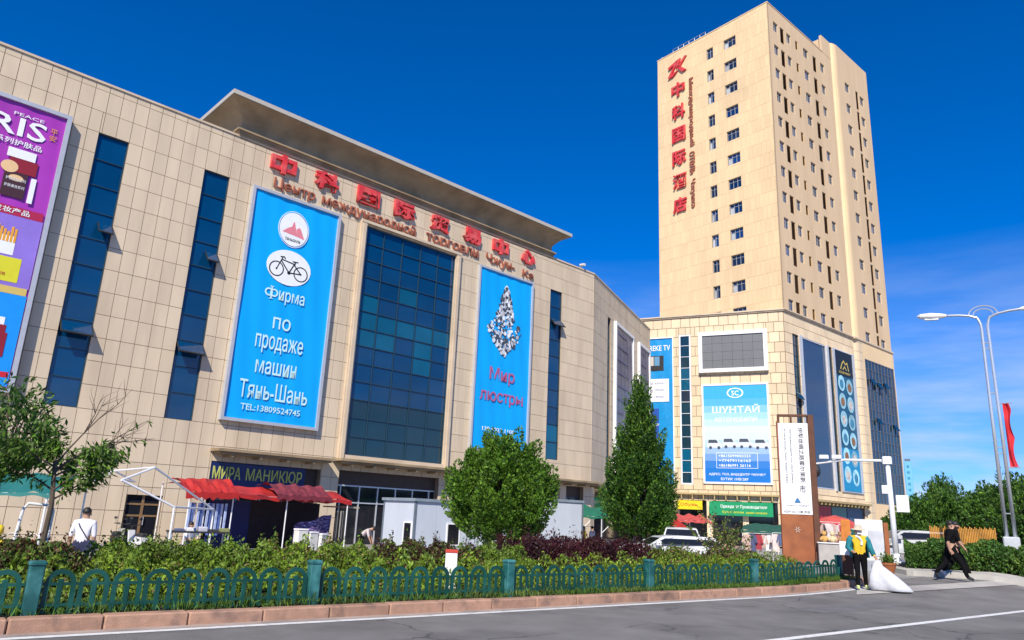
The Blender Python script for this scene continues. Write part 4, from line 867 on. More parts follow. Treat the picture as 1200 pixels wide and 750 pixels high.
# far group of park trees at the right
park = [(1086, 46, 3.0, 1.5, 'broad dark park tree beside the blue glass bay'), (1106, 52, 5.0, 1.7, 'pointed park conifer rising above its bushy neighbours'), (1132, 47, 3.3, 2.2, 'bushy mid green park tree behind the orange railing'), (1160, 50, 3.1, 1.9, 'dark spreading park tree behind the lamp mast'), (1192, 44, 3.4, 1.7, 'dense park tree to the roadside of the lamp mast'), (1222, 40, 3.6, 1.8, 'park tree nearest the road beyond the lamp mast'), (1064, 52, 2.8, 1.4, 'small dark park tree at the corner of the podium')]
for i, (px, r_, h_, w_, lb) in enumerate(park):
    p = at(px, r_); g = gz(p)
    tufted_tree('park_tree', lb, (p.x, p.y, g), h_, crown_tufts(.7, h_ - .2, (lambda f, w_=w_: w_ * (1 - f) ** .6 * min(1, .6 + f * 3)) if i == 1 else (lambda f, w_=w_: w_ * math.sin(math.pi * min(1, .2 + .72 * f)) ** .7), 80, 1.0, .42, 190, .6, random.Random(i)), [L_RIGHT, L_PINE, L_DARK], [.6, .2, .2], .19, .42, .13, h_ * .6, 'trees behind the roadside hedge')
# clipped hedge at the right behind the pale kerb
def right_pt(px, r_): p = at(px, r_); return p
hr = thing('hedge', 'clipped dark green roadside hedge behind the pale curved kerb', 'hedge', (*at(1130, 30), gz(at(1130, 30)) + .1)); Ps = []
for k in range(26000):
    px = random.uniform(1058, 1260); r_ = random.uniform(28.4, 31.0); p = at(px, r_); top = .78 + .1 * math.sin(px * .11) + .06 * math.sin(px * .43 + r_ * 3); e = min(1, (r_ - 28.3) / .5) * .4 + .6
    Ps.append((p.x - hr.location.x, p.y - hr.location.y, gz(p) - hr.location.z + .12 + top * e * (1 - .9 * random.random() ** 2)))
inst('foliage', leaf_mesh('foliage', np.array(Ps), RNG.uniform(.06, .14, len(Ps)), [L_RIGHT, L_HEDGE, L_DARK], aspect=.5, up=.3, mi=RNG.choice(3, len(Ps), p=[.6, .2, .2])), hr)
mb = MB()
for k in range(60):
    p = at(random.uniform(1060, 1255), random.uniform(28.8, 30.6)); q = (p.x - hr.location.x, p.y - hr.location.y, gz(p) - hr.location.z); mb.tube([q, (q[0] + .1, q[1], q[2] + .7)], [.02, .008], 4)
tag(mb.build('stems', M_BARK, hr), kind='stuff')
# pale kerb and strip along the driveway
def rsheet(name, pts, dz, m, thick=None):
    "band through world points (inner, outer) pairs, with real height when thick"
    mb = MB(); n = len(pts)
    for i, (a, b) in enumerate(pts): pass
    vs = [(*a, gz(a) + dz) for a, b in pts] + [(*b, gz(b) + dz) for a, b in pts]; fs = [(i, i + 1, n + i + 1, n + i) for i in range(n - 1)]
    if thick: vs += [(*a, gz(a) + dz - thick) for a, b in pts]; fs += [(2 * n + i, 2 * n + i + 1, i + 1, i) for i in range(n - 1)]
    mb.add(vs, fs); o = mb.build(name, m); tag(o, kind='structure'); return o
pxs = [1034 + 8 * k for k in range(32)]
rsheet('roadside_kerb', [(at(px, 27.6 + max(0, (1060 - px)) * .05), at(px, 28.5 + max(0, (1060 - px)) * .05)) for px in pxs], .16, M_CONC, .3)
rsheet('verge_soil', [(at(px, 28.45), at(px, 31.2)) for px in pxs[2:]], .10, M_SOIL)
def gpt(px, py):
    r_ = 20.0
    for _ in range(30):
        d = ray(px, py); k = (gz(d.xy.normalized() * r_) - CAM_H) / d.z; r_ = .5 * r_ + .5 * min(60, max(5, k * math.hypot(d.x, d.y)))
    return d.xy.normalized() * r_
rsheet('gutter', [(gpt(1004 + 12 * k, 697.5 - .062 * 12 * k), gpt(1004 + 12 * k, 691.0 - .062 * 12 * k)) for k in range(22)], .014, M_CONC)
# sapling with red and white band
p = at(50, 14.3); z0 = gz(p) + .14
sap = thing('sapling_tree', 'young thin tree with drooping leaves and red banded trunk', 'tree', (p.x, p.y, z0)); mb = MB(); Ps = []; Ds = []
rs = random.Random(11); side = Vector((at(60, 14.3) - at(50, 14.3)).normalized().to_3d()); dep = Vector((-side.y, side.x, 0))
mb.tube([(0, 0, -.1), side * .03 + Vector((0, 0, .6)), side * .05 + Vector((0, 0, 1.3)), side * -.02 + Vector((0, 0, 2.0))], [.055, .048, .04, .03], 8)
def branch(p0, d, L, r0, depth, leafy):
    p0 = Vector(p0); pts = [p0]; dd = d.normalized()
    for k in range(4):
        dd = (dd + Vector((rs.uniform(-.22, .22), rs.uniform(-.22, .22), rs.uniform(-.16, .14)))).normalized(); pts.append(pts[-1] + dd * L / 4)
    mb.tube([tuple(x) for x in pts], [r0, r0 * .8, r0 * .6, r0 * .42, r0 * .2], 5)
    if leafy > 0:
        for k in range(int(leafy * L)):
            f = rs.uniform(.2, 1) * 4; i = min(3, int(f)); q = pts[i].lerp(pts[i + 1], f - i); Ps.append(q + Vector((rs.uniform(-.09, .09), rs.uniform(-.09, .09), rs.uniform(-.14, .05)))); Ds.append((rs.uniform(-.5, .5) + dd.x * .6, rs.uniform(-.5, .5) + dd.y * .6, -.55))
    if depth > 0:
        for k in range(3): i = rs.choice((1, 2, 3)); branch(pts[i], (dd + Vector((rs.uniform(-.8, .8), rs.uniform(-.8, .8), rs.uniform(-.3, .5)))), L * .6, r0 * .55, depth - 1, leafy)
for a, b, z, L, lf in ((.9, .1, 1.35, 1.0, 75), (.7, -.5, 1.5, .95, 75), (-.8, .2, 1.55, .9, 75), (-.6, -.4, 1.75, 1.0, 75), (.4, .5, 1.8, .9, 60), (-.2, .6, 1.95, .8, 70), (-.9, 0, 1.9, 1.0, 70), (.75, .1, 1.85, 1.2, 3), (.5, -.2, 1.95, 1.25, 0), (.9, .2, 1.75, 1.1, 2)):
    branch(side * .0 + Vector((0, 0, z)), side * a + dep * b + Vector((0, 0, .55 if lf > 10 else .7)), L, .018, 2, lf)
mb.build('trunk', M_BARK, sap); inst('crown', leaf_mesh('crown', np.array([tuple(x) for x in Ps]), RNG.uniform(.10, .18, len(Ps)), [L_WILL, L_PINE], aspect=.28, up=0, mi=RNG.choice(2, len(Ps), p=[.65, .35]), D=np.array(Ds)), sap)
MB().lathe([(.062, .42), (.06, .58)], .02, 0, 10).build('painted_band', flat('band_red', (.45, .03, .04)), sap); MB().lathe([(.066, .05), (.062, .42)], .015, 0, 10).build('painted_band', M_OFFW, sap)
p = at(-12, 15.5)
tufted_tree('leafy_tree', 'dark leafy tree beside the teal awning stall', (p.x, p.y, gz(p) + .1), 3.4, crown_tufts(2.1, 3.2, lambda f: .8 * math.sin(math.pi * min(1, .25 + .7 * f)), 34, .6, .3, 80, .4), [L_DARK, L_HEDGE], [.6, .4], .13, .3, .06, 2.0, up=-.2)
# loose shrub in front of the cars
p = at(843, 24); rt_ = thing('flowering_shrub', 'tall loose flowering shrub in front of the parked cars', 'shrub', (p.x, p.y, gz(p) + .05)); mb = MB(); Ps = []; Ds = []
for k in range(26):
    a = rs.uniform(0, 6.28); sp = rs.uniform(.05, .85); hh = rs.uniform(.9, 1.9) * (1 - .3 * sp); branch(Vector((sp * .25 * math.cos(a), sp * .25 * math.sin(a), 0)), Vector((sp * math.cos(a) * .7, sp * math.sin(a) * .7, 1.2)), hh, .012, 1, 34)
mb.build('stems', M_BARK, rt_); inst('foliage', leaf_mesh('foliage', np.array([tuple(x) for x in Ps]), RNG.uniform(.05, .11, len(Ps)), [L_HEDGE, L_LIME, L_BRN, leafmat('petal_pink', (.42, .22, .16))], aspect=.5, up=.2, mi=RNG.choice(4, len(Ps), p=[.5, .22, .18, .10])), rt_)

# ================================================================== FENCE
M_FEN = mat('fence_green', (.004, .055, .043), rough=.45, var=.18, scale=3, obj=.12, c2=(.012, .085, .07), c2scale=1.5, spec=.35)
M_FPOST = mat('fence_post_teal', (.008, .085, .082), rough=.5, var=.2, scale=4, c2=(.05, .2, .2), c2scale=3)
fence = thing('garden_fence', 'low teal fence of arched hoops with square posts behind the kerb', 'fence', (*tn(1.35, 11.2), .14), 0)
fo = Vector(fence.location)
def fpt(t): n = 11.2 + (t - 1.35) * .010; p = tn(t, n); return Vector((p.x, p.y, zroad(t) + .15)) - fo
posts = [-2.6, 1.42, 5.12, 9.0, 12.95, 16.95, 21.2]
pme = MB().bbox(-.085, .085, -.085, .085, -.02, .63, .012).mesh('post', M_FPOST); capm = MB().bbox(-.1, .1, -.1, .1, .605, .65, .02).mesh('cap', M_FPOST)
hm = MB(); arc = [(-.15, 0, .02), (-.15, 0, .34)] + [(-.15 * math.cos(math.pi * k / 8), 0, .36 + .16 * math.sin(math.pi * k / 8)) for k in range(1, 8)] + [(.15, 0, .34), (.15, 0, .02)]
vs = []; n_ = len(arc)
for i, (x, y, z) in enumerate(arc):
    if 1 <= i <= n_ - 2: ang = math.pi * (i - 1) / (n_ - 3); nx, nz = -math.cos(ang), math.sin(ang)
    else: nx, nz = (-1, 0) if i == 0 else (1, 0)
    for s1, s2 in ((-1, -1), (1, -1), (1, 1), (-1, 1)): vs.append((x + nx * .029 * s1, .014 * s2, z + nz * .029 * s1))
hm.add(vs, [(i * 4 + k, i * 4 + (k + 1) % 4, (i + 1) * 4 + (k + 1) % 4, (i + 1) * 4 + k) for i in range(n_ - 1) for k in range(4)] + [(3, 2, 1, 0), tuple((n_ - 1) * 4 + k for k in range(4))])
hme = hm.mesh('hoop', M_FEN); pkm = MB().bbox(-.034, .034, -.012, .012, .02, .43, .008).mesh('picket', M_FEN)
RZ = R(38) - .010
for i, t in enumerate(posts):
    q = fpt(t); po = inst('post', pme, fence, q, (0, 0, RZ)); inst('cap', capm, po)
    if i + 1 < len(posts):
        t2 = posts[i + 1]; a, b = fpt(t + .09), fpt(t2 - .09); nh = 9 if i else 9
        for z in (.12, .37): mb = MB(); mb.bar((a.x, a.y, a.z + z), (b.x, b.y, b.z + z), .022, .035); mb.build('rail', M_FEN, fence)
        for k in range(nh):
            f = (k + .5) / nh; tt = t + .09 + (t2 - t - .18) * f
            if tt < -.6: continue
            lean = random.gauss(0, .012)
            inst('hoop', hme, fence, fpt(tt), (0, lean, RZ + random.gauss(0, .015))); inst('picket', pkm, fence, fpt(tt), (0, lean, RZ))

# ================================================================== STREET FURNITURE
def face(px, r_): d = at(px, r_); return math.atan2(-d.x, d.y)          # rz so that local -y looks at the road where the photo was taken
FAC = R(90 - MH)
# --- pylon sign
p = at(936, 31); g = gz(p); pz = face(936, 31) + R(6)
M_RUST = mat('pylon_rust', (.30, .095, .03), rough=.7, var=.2, scale=2, c2=(.24, .07, .025), c2scale=1.2)
M_RUSTD = mat('pylon_rust_dark', (.10, .035, .015), rough=.7, var=.2)
th = thing('pylon_sign', 'tall brown pylon with white vertical lettering panel beside the fence end', 'sign', (p.x, p.y, g), pz)
mb = MB(); mb.bbox(-.62, .52, -.16, .16, 0, 1.75, .015); mb.box(-.62, -.58, -.16, .16, 1.75, 5.3); mb.build('body', M_RUST, th)
MB().bbox(.52, .74, -.24, .2, 0, 5.55, .015).build('side_post', M_RUSTD, th)
MB().bbox(-.58, .52, -.18, .16, 1.76, 5.22, .01).build('panel', mat('pylon_white', (.74, .75, .77), rough=.5), th)
mb = MB(); mb.box(-.58, .52, -.1, .1, 5.5, 5.58); mb.box(-.58, -.5, -.1, .1, 5.22, 5.5); mb.box(-.1, -.04, -.1, .1, 5.22, 5.5); mb.build('top_frame', M_RUSTD, th)
text('伊犁丝绸之路霍尔果斯', M_BLACK, th, .14, -.18, 5.05, 2.1, .19, .006, .01, rot=(0, R(90), 0)); text('Международный торговый рынок', M_BLACK, th, -.18, -.18, 5.0, 2.1, .085, .006, rot=(0, R(90), 0)); text('INTERNATIONAL TRADE MARKET STREET', M_BLACK, th, -.38, -.18, 5.0, 2.1, .07, .006, rot=(0, R(90), 0))
text('市', M_BLACK, th, .1, -.18, 2.55, .22, .3, .006, .01, rot=(0, 0, 0))
mb = MB(); mb.prism_xz([(-.12, 2.18), (.12, 2.18), (.05, 2.32), (0, 2.38), (-.05, 2.32)], -.187, -.176); mb.build('emblem', flat('emblem_blue', (.03, .15, .33)), th); text('HORGOS MARKET', M_BLACK, th, -.4, -.18, 2.05, .8, .06, .006)
text('КОРГАС 口岸 市场', M_BLACK, th, -.5, -.181, 1.8, .92, .1, .006, .006)
mb = MB(); [mb.prism_xz([(.04 * math.cos(k * 1.047 - .3), .04 * math.sin(k * 1.047 - .3)), (.13 * math.cos(k * 1.047), .13 * math.sin(k * 1.047)), (.04 * math.cos(k * 1.047 + .3), .04 * math.sin(k * 1.047 + .3))], -.01 - k * .0005, .01) for k in range(6)]; mb.build('star_emblem', M_OFFW, th, (-.05, -.165, 1.2))
# --- camera mast
p = at(1048, 31.3); g = gz(p) + .05; mz = face(1048, 31.3)
th = thing('camera_mast', 'white steel traffic camera mast with long arm and control box', 'mast', (p.x, p.y, g), mz)
H_ = zat(1040, 537, 31.3) - g
mb = MB(); mb.tube([(0, 0, 0), (-.02, 0, H_ * .5), (-.03, 0, H_)], [.11, .095, .08], 12); mb.build('pole', M_STEELW, th, smooth_=True)
mb = MB(); mb.lathe([(.24, 0), (.24, .1), (.15, .14), (.13, .35)], 0, 0, 12); mb.build('base', M_STEELW, th)
mb = MB(); mb.tube([(0, 0, H_ - .1), (-1.5, .1, H_ - .06), (-2.62, .2, H_ - .22)], [.055, .045, .035], 8); mb.build('arm', M_STEELW, th)
MB().bbox(-.2, .12, -.14, .14, H_ - .22, H_ + .06, .03).build('joint_cap', M_STEELW, th)
for x in (-1.95, -2.4): mb = MB(); mb.bbox(x, x + .34, .0, .22, H_ - .02, H_ + .12, .02); mb.build('camera_box', M_STEELW, th)
mb = MB(); mb.lathe([(.03, 0), (.1, -.06), (.13, -.22), (.13, -.3), (.09, -.42), (.02, -.47)], -2.52, .2, 14); mb.build('dome_camera', M_DARK, th, (0, 0, H_ - .24))
MB().bbox(.14, .56, -.14, .16, H_ - 1.95, H_ - 1.35, .02).build('control_box', M_STEELW, th); MB().bbox(-.3, -.1, -.1, .1, H_ - 1.3, H_ - 1.0, .02).build('small_box', M_STEELW, th)
# --- double street lamp
p = at(1184, 30.5); g = gz(p)
th = thing('street_lamp', 'double-armed silver street lamp with twin tubes and red banner bracket', 'street lamp', (p.x, p.y, g), face(1184, 30.5))
zt = zat(1150, 366, 30.5) - g
mb = MB(); M_LAMP = mat('lamp_silver', (.60, .63, .66), rough=.3, metal=.6, var=.05)
for sx in (-1, 1):
    s0 = .12 * sx
    mb = MB(); arm = [(s0, 0, 1.0), (s0 * .95, 0, zt * .6), (s0 * .8, 0, zt * .93)] + [(s0 * .8 + sx * (.26 * (1 - math.cos(a)) + 0.56 * max(0, a - .9)), 0, zt * .93 + .55 * math.sin(min(a, 1.5)) + (.06 * (a - .9) if a > .9 else 0)) for a in (.3, .6, .9, 1.2, 1.6, 2.0, 2.2)]
    mb.tube(arm, [.06, .055, .05] + [.045] * 7, 8); mb.build('mast_tube', M_LAMP, th, smooth_=True)
    e = Vector(arm[-1]); hb = MB(); hb.lathe([(.06, -.1), (.1, .1), (.13, .4), (.1, .75), (.03, .85)], 0, 0, 10)
    hh = hb.build('lamp_head', M_OFFW, th, e, (0, R(86 if sx > 0 else -86), 0)); MB().box(-.06, .06, -.06, .06, .15, .6).build('lens', mat('lamp_glass', (.7, .72, .72), rough=.2), hh, (.09 * sx, 0, 0))
mb = MB(); mb.tube([(.42 * math.cos(a) * 1.05, 0, zt * .93 + .55 + .32 * math.sin(a)) for a in [math.pi * k / 10 for k in range(11)]], .022, 6); mb.build('hoop', M_LAMP, th)
mb = MB(); mb.tube([(.3 * math.cos(a), 0, zt * .93 + .55 + .2 * math.sin(a)) for a in [math.pi * k / 10 for k in range(11)]], .02, 6); mb.build('hoop', M_LAMP, th)
for z in (1.9, 3.9, 4.1, 6.0, 7.6, 7.8): MB().tube([(-.16, 0, z), (.16, 0, z)], .02, 6).build('brace', M_LAMP, th)
mb = MB(); mb.bbox(-.24, .24, -.16, .16, 0, 1.15, .03); mb.build('base_box', mat('lamp_base', (.5, .52, .55), rough=.5), th)
mb = MB(); mb.tube([(.16, 0, 5.63), (.52, 0, 5.63)], .018, 6); mb.tube([(.16, 0, 3.43), (.52, 0, 3.43)], .018, 6); mb.build('banner_bracket', M_LAMP, th)
fl = thing('pole_banner', 'narrow red cloth banner hanging from the street lamp', 'banner', th.matrix_basis @ Vector((.36, 0, 3.45)), th.rotation_euler.z); mb = MB()
mb.grid(6, 24, lambda a, b: (-.13 + .24 * a * (1 - .35 * abs(math.sin(b * 7))), .05 * math.sin(a * 7 + b * 5) + .03 * math.sin(b * 16), b * 2.16)); mb.build('cloth', mat('flag_red', (.50, .012, .02), rough=.7, var=.2, scale=3), fl, smooth_=True)
# --- orange railing boards behind the hedge
M_ORB = mat('board_orange', (.50, .23, .035), rough=.7, var=.3, scale=3)
rl = thing('picket_fence', 'orange wooden picket fence in the shade of the park trees', 'fence', (*at(1125, 36), gz(at(1125, 36))), 0); oo = Vector(rl.location)
for k in range(40):
    q = at(1090 + k * 1.95, 36.0); z1 = zat(1125, 617 + (k % 3) * 1.2, 36) - gz(q); MB().bbox(-.021, .021, -.015, .015, .1, z1, .005).build('picket', M_ORB, rl, Vector((q.x, q.y, gz(q))) - oo, (0, 0, face(1125, 36)))
for z in (.45, 1.1):
    a = at(1089, 36.04); b = at(1168, 36.04); MB().bar((a.x - oo.x, a.y - oo.y, gz(a) - oo.z + z), (b.x - oo.x, b.y - oo.y, gz(b) - oo.z + z), .04, .06).build('rail', M_RUSTD, rl)
# --- distant blue tower block
p = at(1071, 260); bt = thing('distant_tower', 'slim pale blue tower block far beyond the park trees', 'building', (p.x, p.y, 0), face(1071, 260)); zt2 = zat(1071, 541, 260)
MB().bbox(-1.0, 1.0, -1, 1, 0, zt2, .1).build('wall', mat('tower_pale_blue', (.14, .42, .60), rough=.6), bt); MB().box(-.8, .8, -.8, .8, zt2, zt2 + .8).build('roof_box', mat('tower_grey_top', (.10, .14, .2)), bt)
wmb = MB().box(-.35, .35, -1.06, -.99, 0, .7).mesh('window', mat('far_glass', (.05, .25, .42), rough=.2))
for k in range(9): inst('window', wmb, bt, (0, 0, 7 + k * 1.75))

# ================================================================== VEHICLES
def car(name, label, px, r_, rz, paint, L=4.5, Wd=1.8, Hc=1.6):
    p = at(px, r_); th = thing(name, label, 'car', (p.x, p.y, gz(p) - .01), rz, 'cars parked on the forecourt'); pm = mat('paint_' + label[:14].replace(' ', '_'), paint, rough=.25, var=.03, spec=.6); h = L / 2
    prof = [(-h, .45), (-h + .05, .85), (-h + .95, .98), (-h + 1.55, Hc - .06), (-h + 2.2, Hc), (h - .75, Hc - .02), (h - .2, 1.0), (h, .85), (h, .4), (h - .15, .3), (-h + .15, .3)]
    mb = MB(); n = len(prof)
    for s_, wv in ((-1, 1), (1, 1)): pass
    def wv(z): return Wd / 2 * (1 if z < 1.0 else 1 - .28 * (z - 1.0) / (Hc - 1.0))
    vs = [(x, -wv(z), z) for x, z in prof] + [(x, wv(z), z) for x, z in prof]
    mb.add(vs, [tuple(range(n)), tuple(reversed(range(n, 2 * n)))] + [(i, n + i, n + (i + 1) % n, (i + 1) % n) for i in range(n)]); mb.build('body', pm, th)
    gl = M_GBLACK
    def quad(pts, nm, m, out): mb = MB(); mb.add(pts, [(0, 1, 2, 3)]); return mb.build(nm, m, th)
    for s_ in (-1, 1):
        a = [(-h + 1.15, s_ * (wv(1.04) + .006), 1.04), (h - .4, s_ * (wv(1.04) + .006), 1.04), (h - .8, s_ * (wv(Hc - .12) + .006), Hc - .12), (-h + 1.65, s_ * (wv(Hc - .12) + .006), Hc - .12)]; quad(a if s_ < 0 else a[::-1], 'side_window', gl, 0)
        for x in (-h + .85, h - .85):
            mb = MB(); mb.lathe([(.33, -.1), (.34, -.06), (.34, .06), (.33, .1)], 0, 0, 20); w_ = mb.build('wheel', M_DARK, th, (x, s_ * (Wd / 2 - .08), .33), (R(90), 0, 0)); mb = MB(); mb.lathe([(.2, -.115), (.2, .115)], 0, 0, 14); mb.build('rim', M_ALU, w_)
        MB().bbox(-h + 1.2, -h + 1.42, s_ * .98 - .1, s_ * .98 + .1, .98, 1.15, .03).build('mirror', pm, th)
        MB().bbox(-h - .02, -h + .12, s_ * .62 - .2, s_ * .62 + .2, .66, .84, .03).build('headlight', M_WTXT, th); MB().bbox(h - .1, h + .02, s_ * .66 - .16, s_ * .66 + .16, .72, .9, .03).build('tail_light', flat('tail_red', (.4, .01, .01)), th)
    for x0, z0, x1, z1, nm in ((-h + .98, 1.0, -h + 1.53, Hc - .09, 'windscreen'), (h - .24, 1.03, h - .72, Hc - .06, 'rear_window')):
        dx = -.012 if nm == 'windscreen' else .012
        a = [(x0 + dx, -wv(z0) * .9, z0 + .01), (x0 + dx, wv(z0) * .9, z0 + .01), (x1 + dx, wv(z1) * .92, z1 + .01), (x1 + dx, -wv(z1) * .92, z1 + .01)]; quad(a[::-1] if nm == 'windscreen' else a, nm, gl, 0)
    return th
car('parked_car', 'white sport utility vehicle parked head-on below the red canopies', 798, 36, FAC + R(35), (.62, .63, .64), 4.6, 1.85, 1.72)
car('parked_car', 'low white and dark car parked broadside behind the hedge', 789, 33.5, FAC - R(38), (.60, .61, .64), 4.5, 1.8, 1.38)
car('parked_car', 'silver car parked behind the roadside hedge under the mast', 1066, 44, FAC - R(48), (.45, .47, .48), 4.5, 1.8, 1.42)

# ================================================================== STALLS AND CABINS
M_CAB = mat('cabin_panel', (.50, .55, .62), rough=.5, var=.06, scale=1, stretch=(1, 1, .4)); M_CABT = mat('cabin_trim', (.13, .16, .20), rough=.5)
def cabin(label, px, r_, rz, W, D, Hc, roof_over=.15, wins=(), door=None):
    p = at(px, r_); th = thing('site_cabin', label, 'cabin', (p.x, p.y, gz(p)), rz, None)
    mb = MB(); nseg = int(W / 1.1)
    for k in range(nseg): x0 = W * k / nseg; MB().box(x0 + .008, x0 + W / nseg - .008, -.02, 0.02, .12, Hc).build('panel', M_CAB, th)
    nd = max(1, int(D / 1.1))
    for k in range(nd): y0 = D * k / nd; MB().box(-.02, .02, y0 + .008 + (.021 if k == 0 else 0), y0 + D / nd - .008, .12, Hc).build('panel', M_CAB, th)
    MB().box(.021, W - .02, .021, D, .1, Hc - .01).build('core', M_CABT, th)
    mb = MB(); mb.box(-.05, .05, -.05, .05, 0, Hc); mb.box(W - .05, W + .05, -.05, .05, 0, Hc); mb.box(-.05, .05, D - .05, D + .05, 0, Hc); mb.box(.05, W - .05, -.04, .04, 0, .12); mb.build('corner_frame', M_CABT, th)
    MB().box(-roof_over, W + roof_over, -roof_over, D + roof_over, Hc, Hc + .13).build('roof', mat('cabin_roof', (.22, .27, .32), rough=.5), th)
    for side, x0, x1, z0, z1 in wins:
        mb = MB(); e = .07
        if side == 'f':
            for a, b, c, d in ((x0, x0 + e, z0, z1), (x1 - e, x1, z0, z1), (x0 + e, x1 - e, z0, z0 + e), (x0 + e, x1 - e, z1 - e, z1)): mb.box(a, b, -.06, -.02, c, d)
            w_ = mb.build('window', M_WHITE, th); MB().box(x0 + e, x1 - e, -.035, -.022, z0 + e, z1 - e).build('pane', M_GBLACK, w_)
        else:
            for a, b, c, d in ((x0, x0 + e, z0, z1), (x1 - e, x1, z0, z1), (x0 + e, x1 - e, z0, z0 + e), (x0 + e, x1 - e, z1 - e, z1)): mb.box(-.06, -.02, a, b, c, d)
            w_ = mb.build('window', M_WHITE, th); MB().box(-.035, -.022, x0 + e, x1 - e, z0 + e, z1 - e).build('pane', M_GBLACK, w_)
    if door: mb = MB(); mb.box(door[0], door[1], -.05, -.021, .12, 2.1); mb.build('door', M_CABT, th)
    return th
cabin('grey panel cabin with small white windows beside the red stall', 485, 35.5, FAC, 6.2, 2.5, 2.55, .12, [('f', 1.9, 2.75, .55, 1.62), ('s', .12, .8, .55, 1.62)])
cabin('plain grey cabin with dark door behind the round juniper', 606, 37.5, FAC - R(8), 4.2, 2.6, 2.85, .08, [], (.1, 1.0))
# red canopy stall
M_REDC = mat('canopy_red', (.46, .02, .016), rough=.65, var=.15, scale=1.5, c2=(.24, .015, .02), c2scale=.55, c2lo=.5, c2hi=.62, trans=.15); M_TEALC = mat('canopy_teal', (.012, .16, .15), rough=.7, var=.12, scale=1.5, trans=.15); M_GRNC = mat('canopy_green', (.012, .15, .085), rough=.7, var=.15, scale=1.5, trans=.15)
def canopy_mesh(mb, W, D, zf, zb, ridge, nx=16, ny=8, sag=.06, val=.2):
    def fn(a, b):
        zz_ = zf + (zb - zf) * b + ridge * (1 - abs(2 * b - 1)) - sag * math.sin(math.pi * a * 4) ** 2 * math.sin(math.pi * b); return (a * W, b * D, zz_ + .03 * math.sin(a * 23 + b * 5) + .025 * math.sin(a * 51 - b * 9))
    mb.grid(nx, ny, fn)
    mb.grid(nx, 1, lambda a, b: (a * W, -.02 * b, zf + .02 * math.sin(a * 23) - val * b * (1 + .25 * math.sin(a * 40))))
def stall(name, label, px, r_, rz, W, D, zf, zb, ridge, m, legs, cat='stall', val=.2, group=None):
    p = at(px, r_); th = thing(name, label, cat, (p.x, p.y, gz(p)), rz, group); g = gz(p)
    mb = MB(); canopy_mesh(mb, W, D, zf - g, zb - g, ridge, nx=28, sag=.10, val=val); mb.build('canopy', m, th, smooth_=False)
    for x in legs:
        for y, z in ((.03, zf - g), (D - .03, zb - g)): MB().tube([(x, y, 0), (x, y, z)], .028, 7).build('pole', M_STEELW, th)
    mb = MB(); mb.tube([(0, .03, zf - g - .03), (W, .03, zf - g - .03)], .02, 6); mb.build('front_rail', M_STEELW, th)
    return th
rsz = FAC + R(4)
rs_ = stall('market_stall', 'long red canopy stall below the navy shop sign', 214, 33.5, rsz, 8.1, 2.8, 1.95, 2.35, .18, M_REDC, (.1, 2.0, 4.6, 7.9), val=.16); g = rs_.location.z
mb = MB(); canopy_mesh(mb, 2.9, 2.0, 1.98 - g, 2.42 - g, .3, nx=18, sag=.08, val=.2); mb.build('canopy', mat('canopy_maroon', (.16, .018, .03), rough=.7, var=.3, scale=3), rs_, (3.9, -.25, .06)); mb = MB(); canopy_mesh(mb, 2.3, 1.8, 1.9 - g, 2.45 - g, .25, nx=14, sag=.08, val=.26); mb.build('canopy', M_REDC, rs_, (-.15, -.3, .05), (0, R(-2), 0))
MB().box(2.1, 4.1, 2.3, 2.34, .1, 2.2).build('back_curtain', mat('tarp_blue', (.008, .02, .12), rough=.7, var=.2), rs_); MB().box(4.1, 7.9, 2.36, 2.4, .1, 2.25).build('back_curtain', mat('tarp_dark', (.018, .016, .022), rough=.8, var=.3), rs_)
mb = MB(); mb.grid(10, 8, lambda a, b: (5.3 + 2.0 * a + .1 * b, .5 + .1 * math.sin(a * 9), .1 + b * (1.15 + .55 * a) + .05 * math.sin(a * 11))); mb.build('checked_sheet', mat('sheet_purple', (.07, .045, .16), rough=.8, var=.5, scale=6, c2=(.2, .16, .32), c2scale=6, c2lo=.5, c2hi=.54, stretch=(1, 1, 3)), rs_)
rr = random.Random(9)
for k in range(13): x = .1 + k * .13; MB().bbox(x, x + .1, -.02 + .05 * (k % 3), .03 + .05 * (k % 3), .75 + rr.uniform(0, .3), 2.05, .01).build('hanging_scarf', mat('scarf_%d' % (k % 3), ((.35, .42, .62), (.10, .16, .42), (.6, .62, .7))[k % 3], rough=.8, var=.3, scale=8), rs_)
for k in range(9): x = 7.35 + k * .085; MB().bbox(x, x + .06, .1 + .04 * (k % 3), .14 + .04 * (k % 3), .5 + rr.uniform(0, .3), 1.95, .008).build('hanging_scarf', mat('scarf_dark_%d' % (k % 2), ((.03, .03, .03), (.3, .28, .25))[k % 2], rough=.8), rs_)
MB().bbox(8.1, 8.75, .2, 2.4, 2.1, 2.17, .01).build('side_flap', mat('flap_tan', (.40, .34, .24), rough=.8), rs_)
for k in range(3):
    q = rs_.matrix_basis @ Vector((4.9 + k * .62, -.7, 0)); c = thing('foam_box', ('white foam box in front of the dark stall curtain', 'white foam box with a slipped lid beside the checked sheet', 'low white foam box at the end of the box row')[k], 'box', (q.x, q.y, g), rsz + .2 * k); hh = (1.12, 1.0, .92)[k]
    MB().bbox(0, .5, 0, .4, .0, hh - .06, .02).build('box', M_OFFW, c); MB().bbox(-.02, .52, -.02, .42, hh - .058, hh, .02).build('lid', M_WHITE, c)
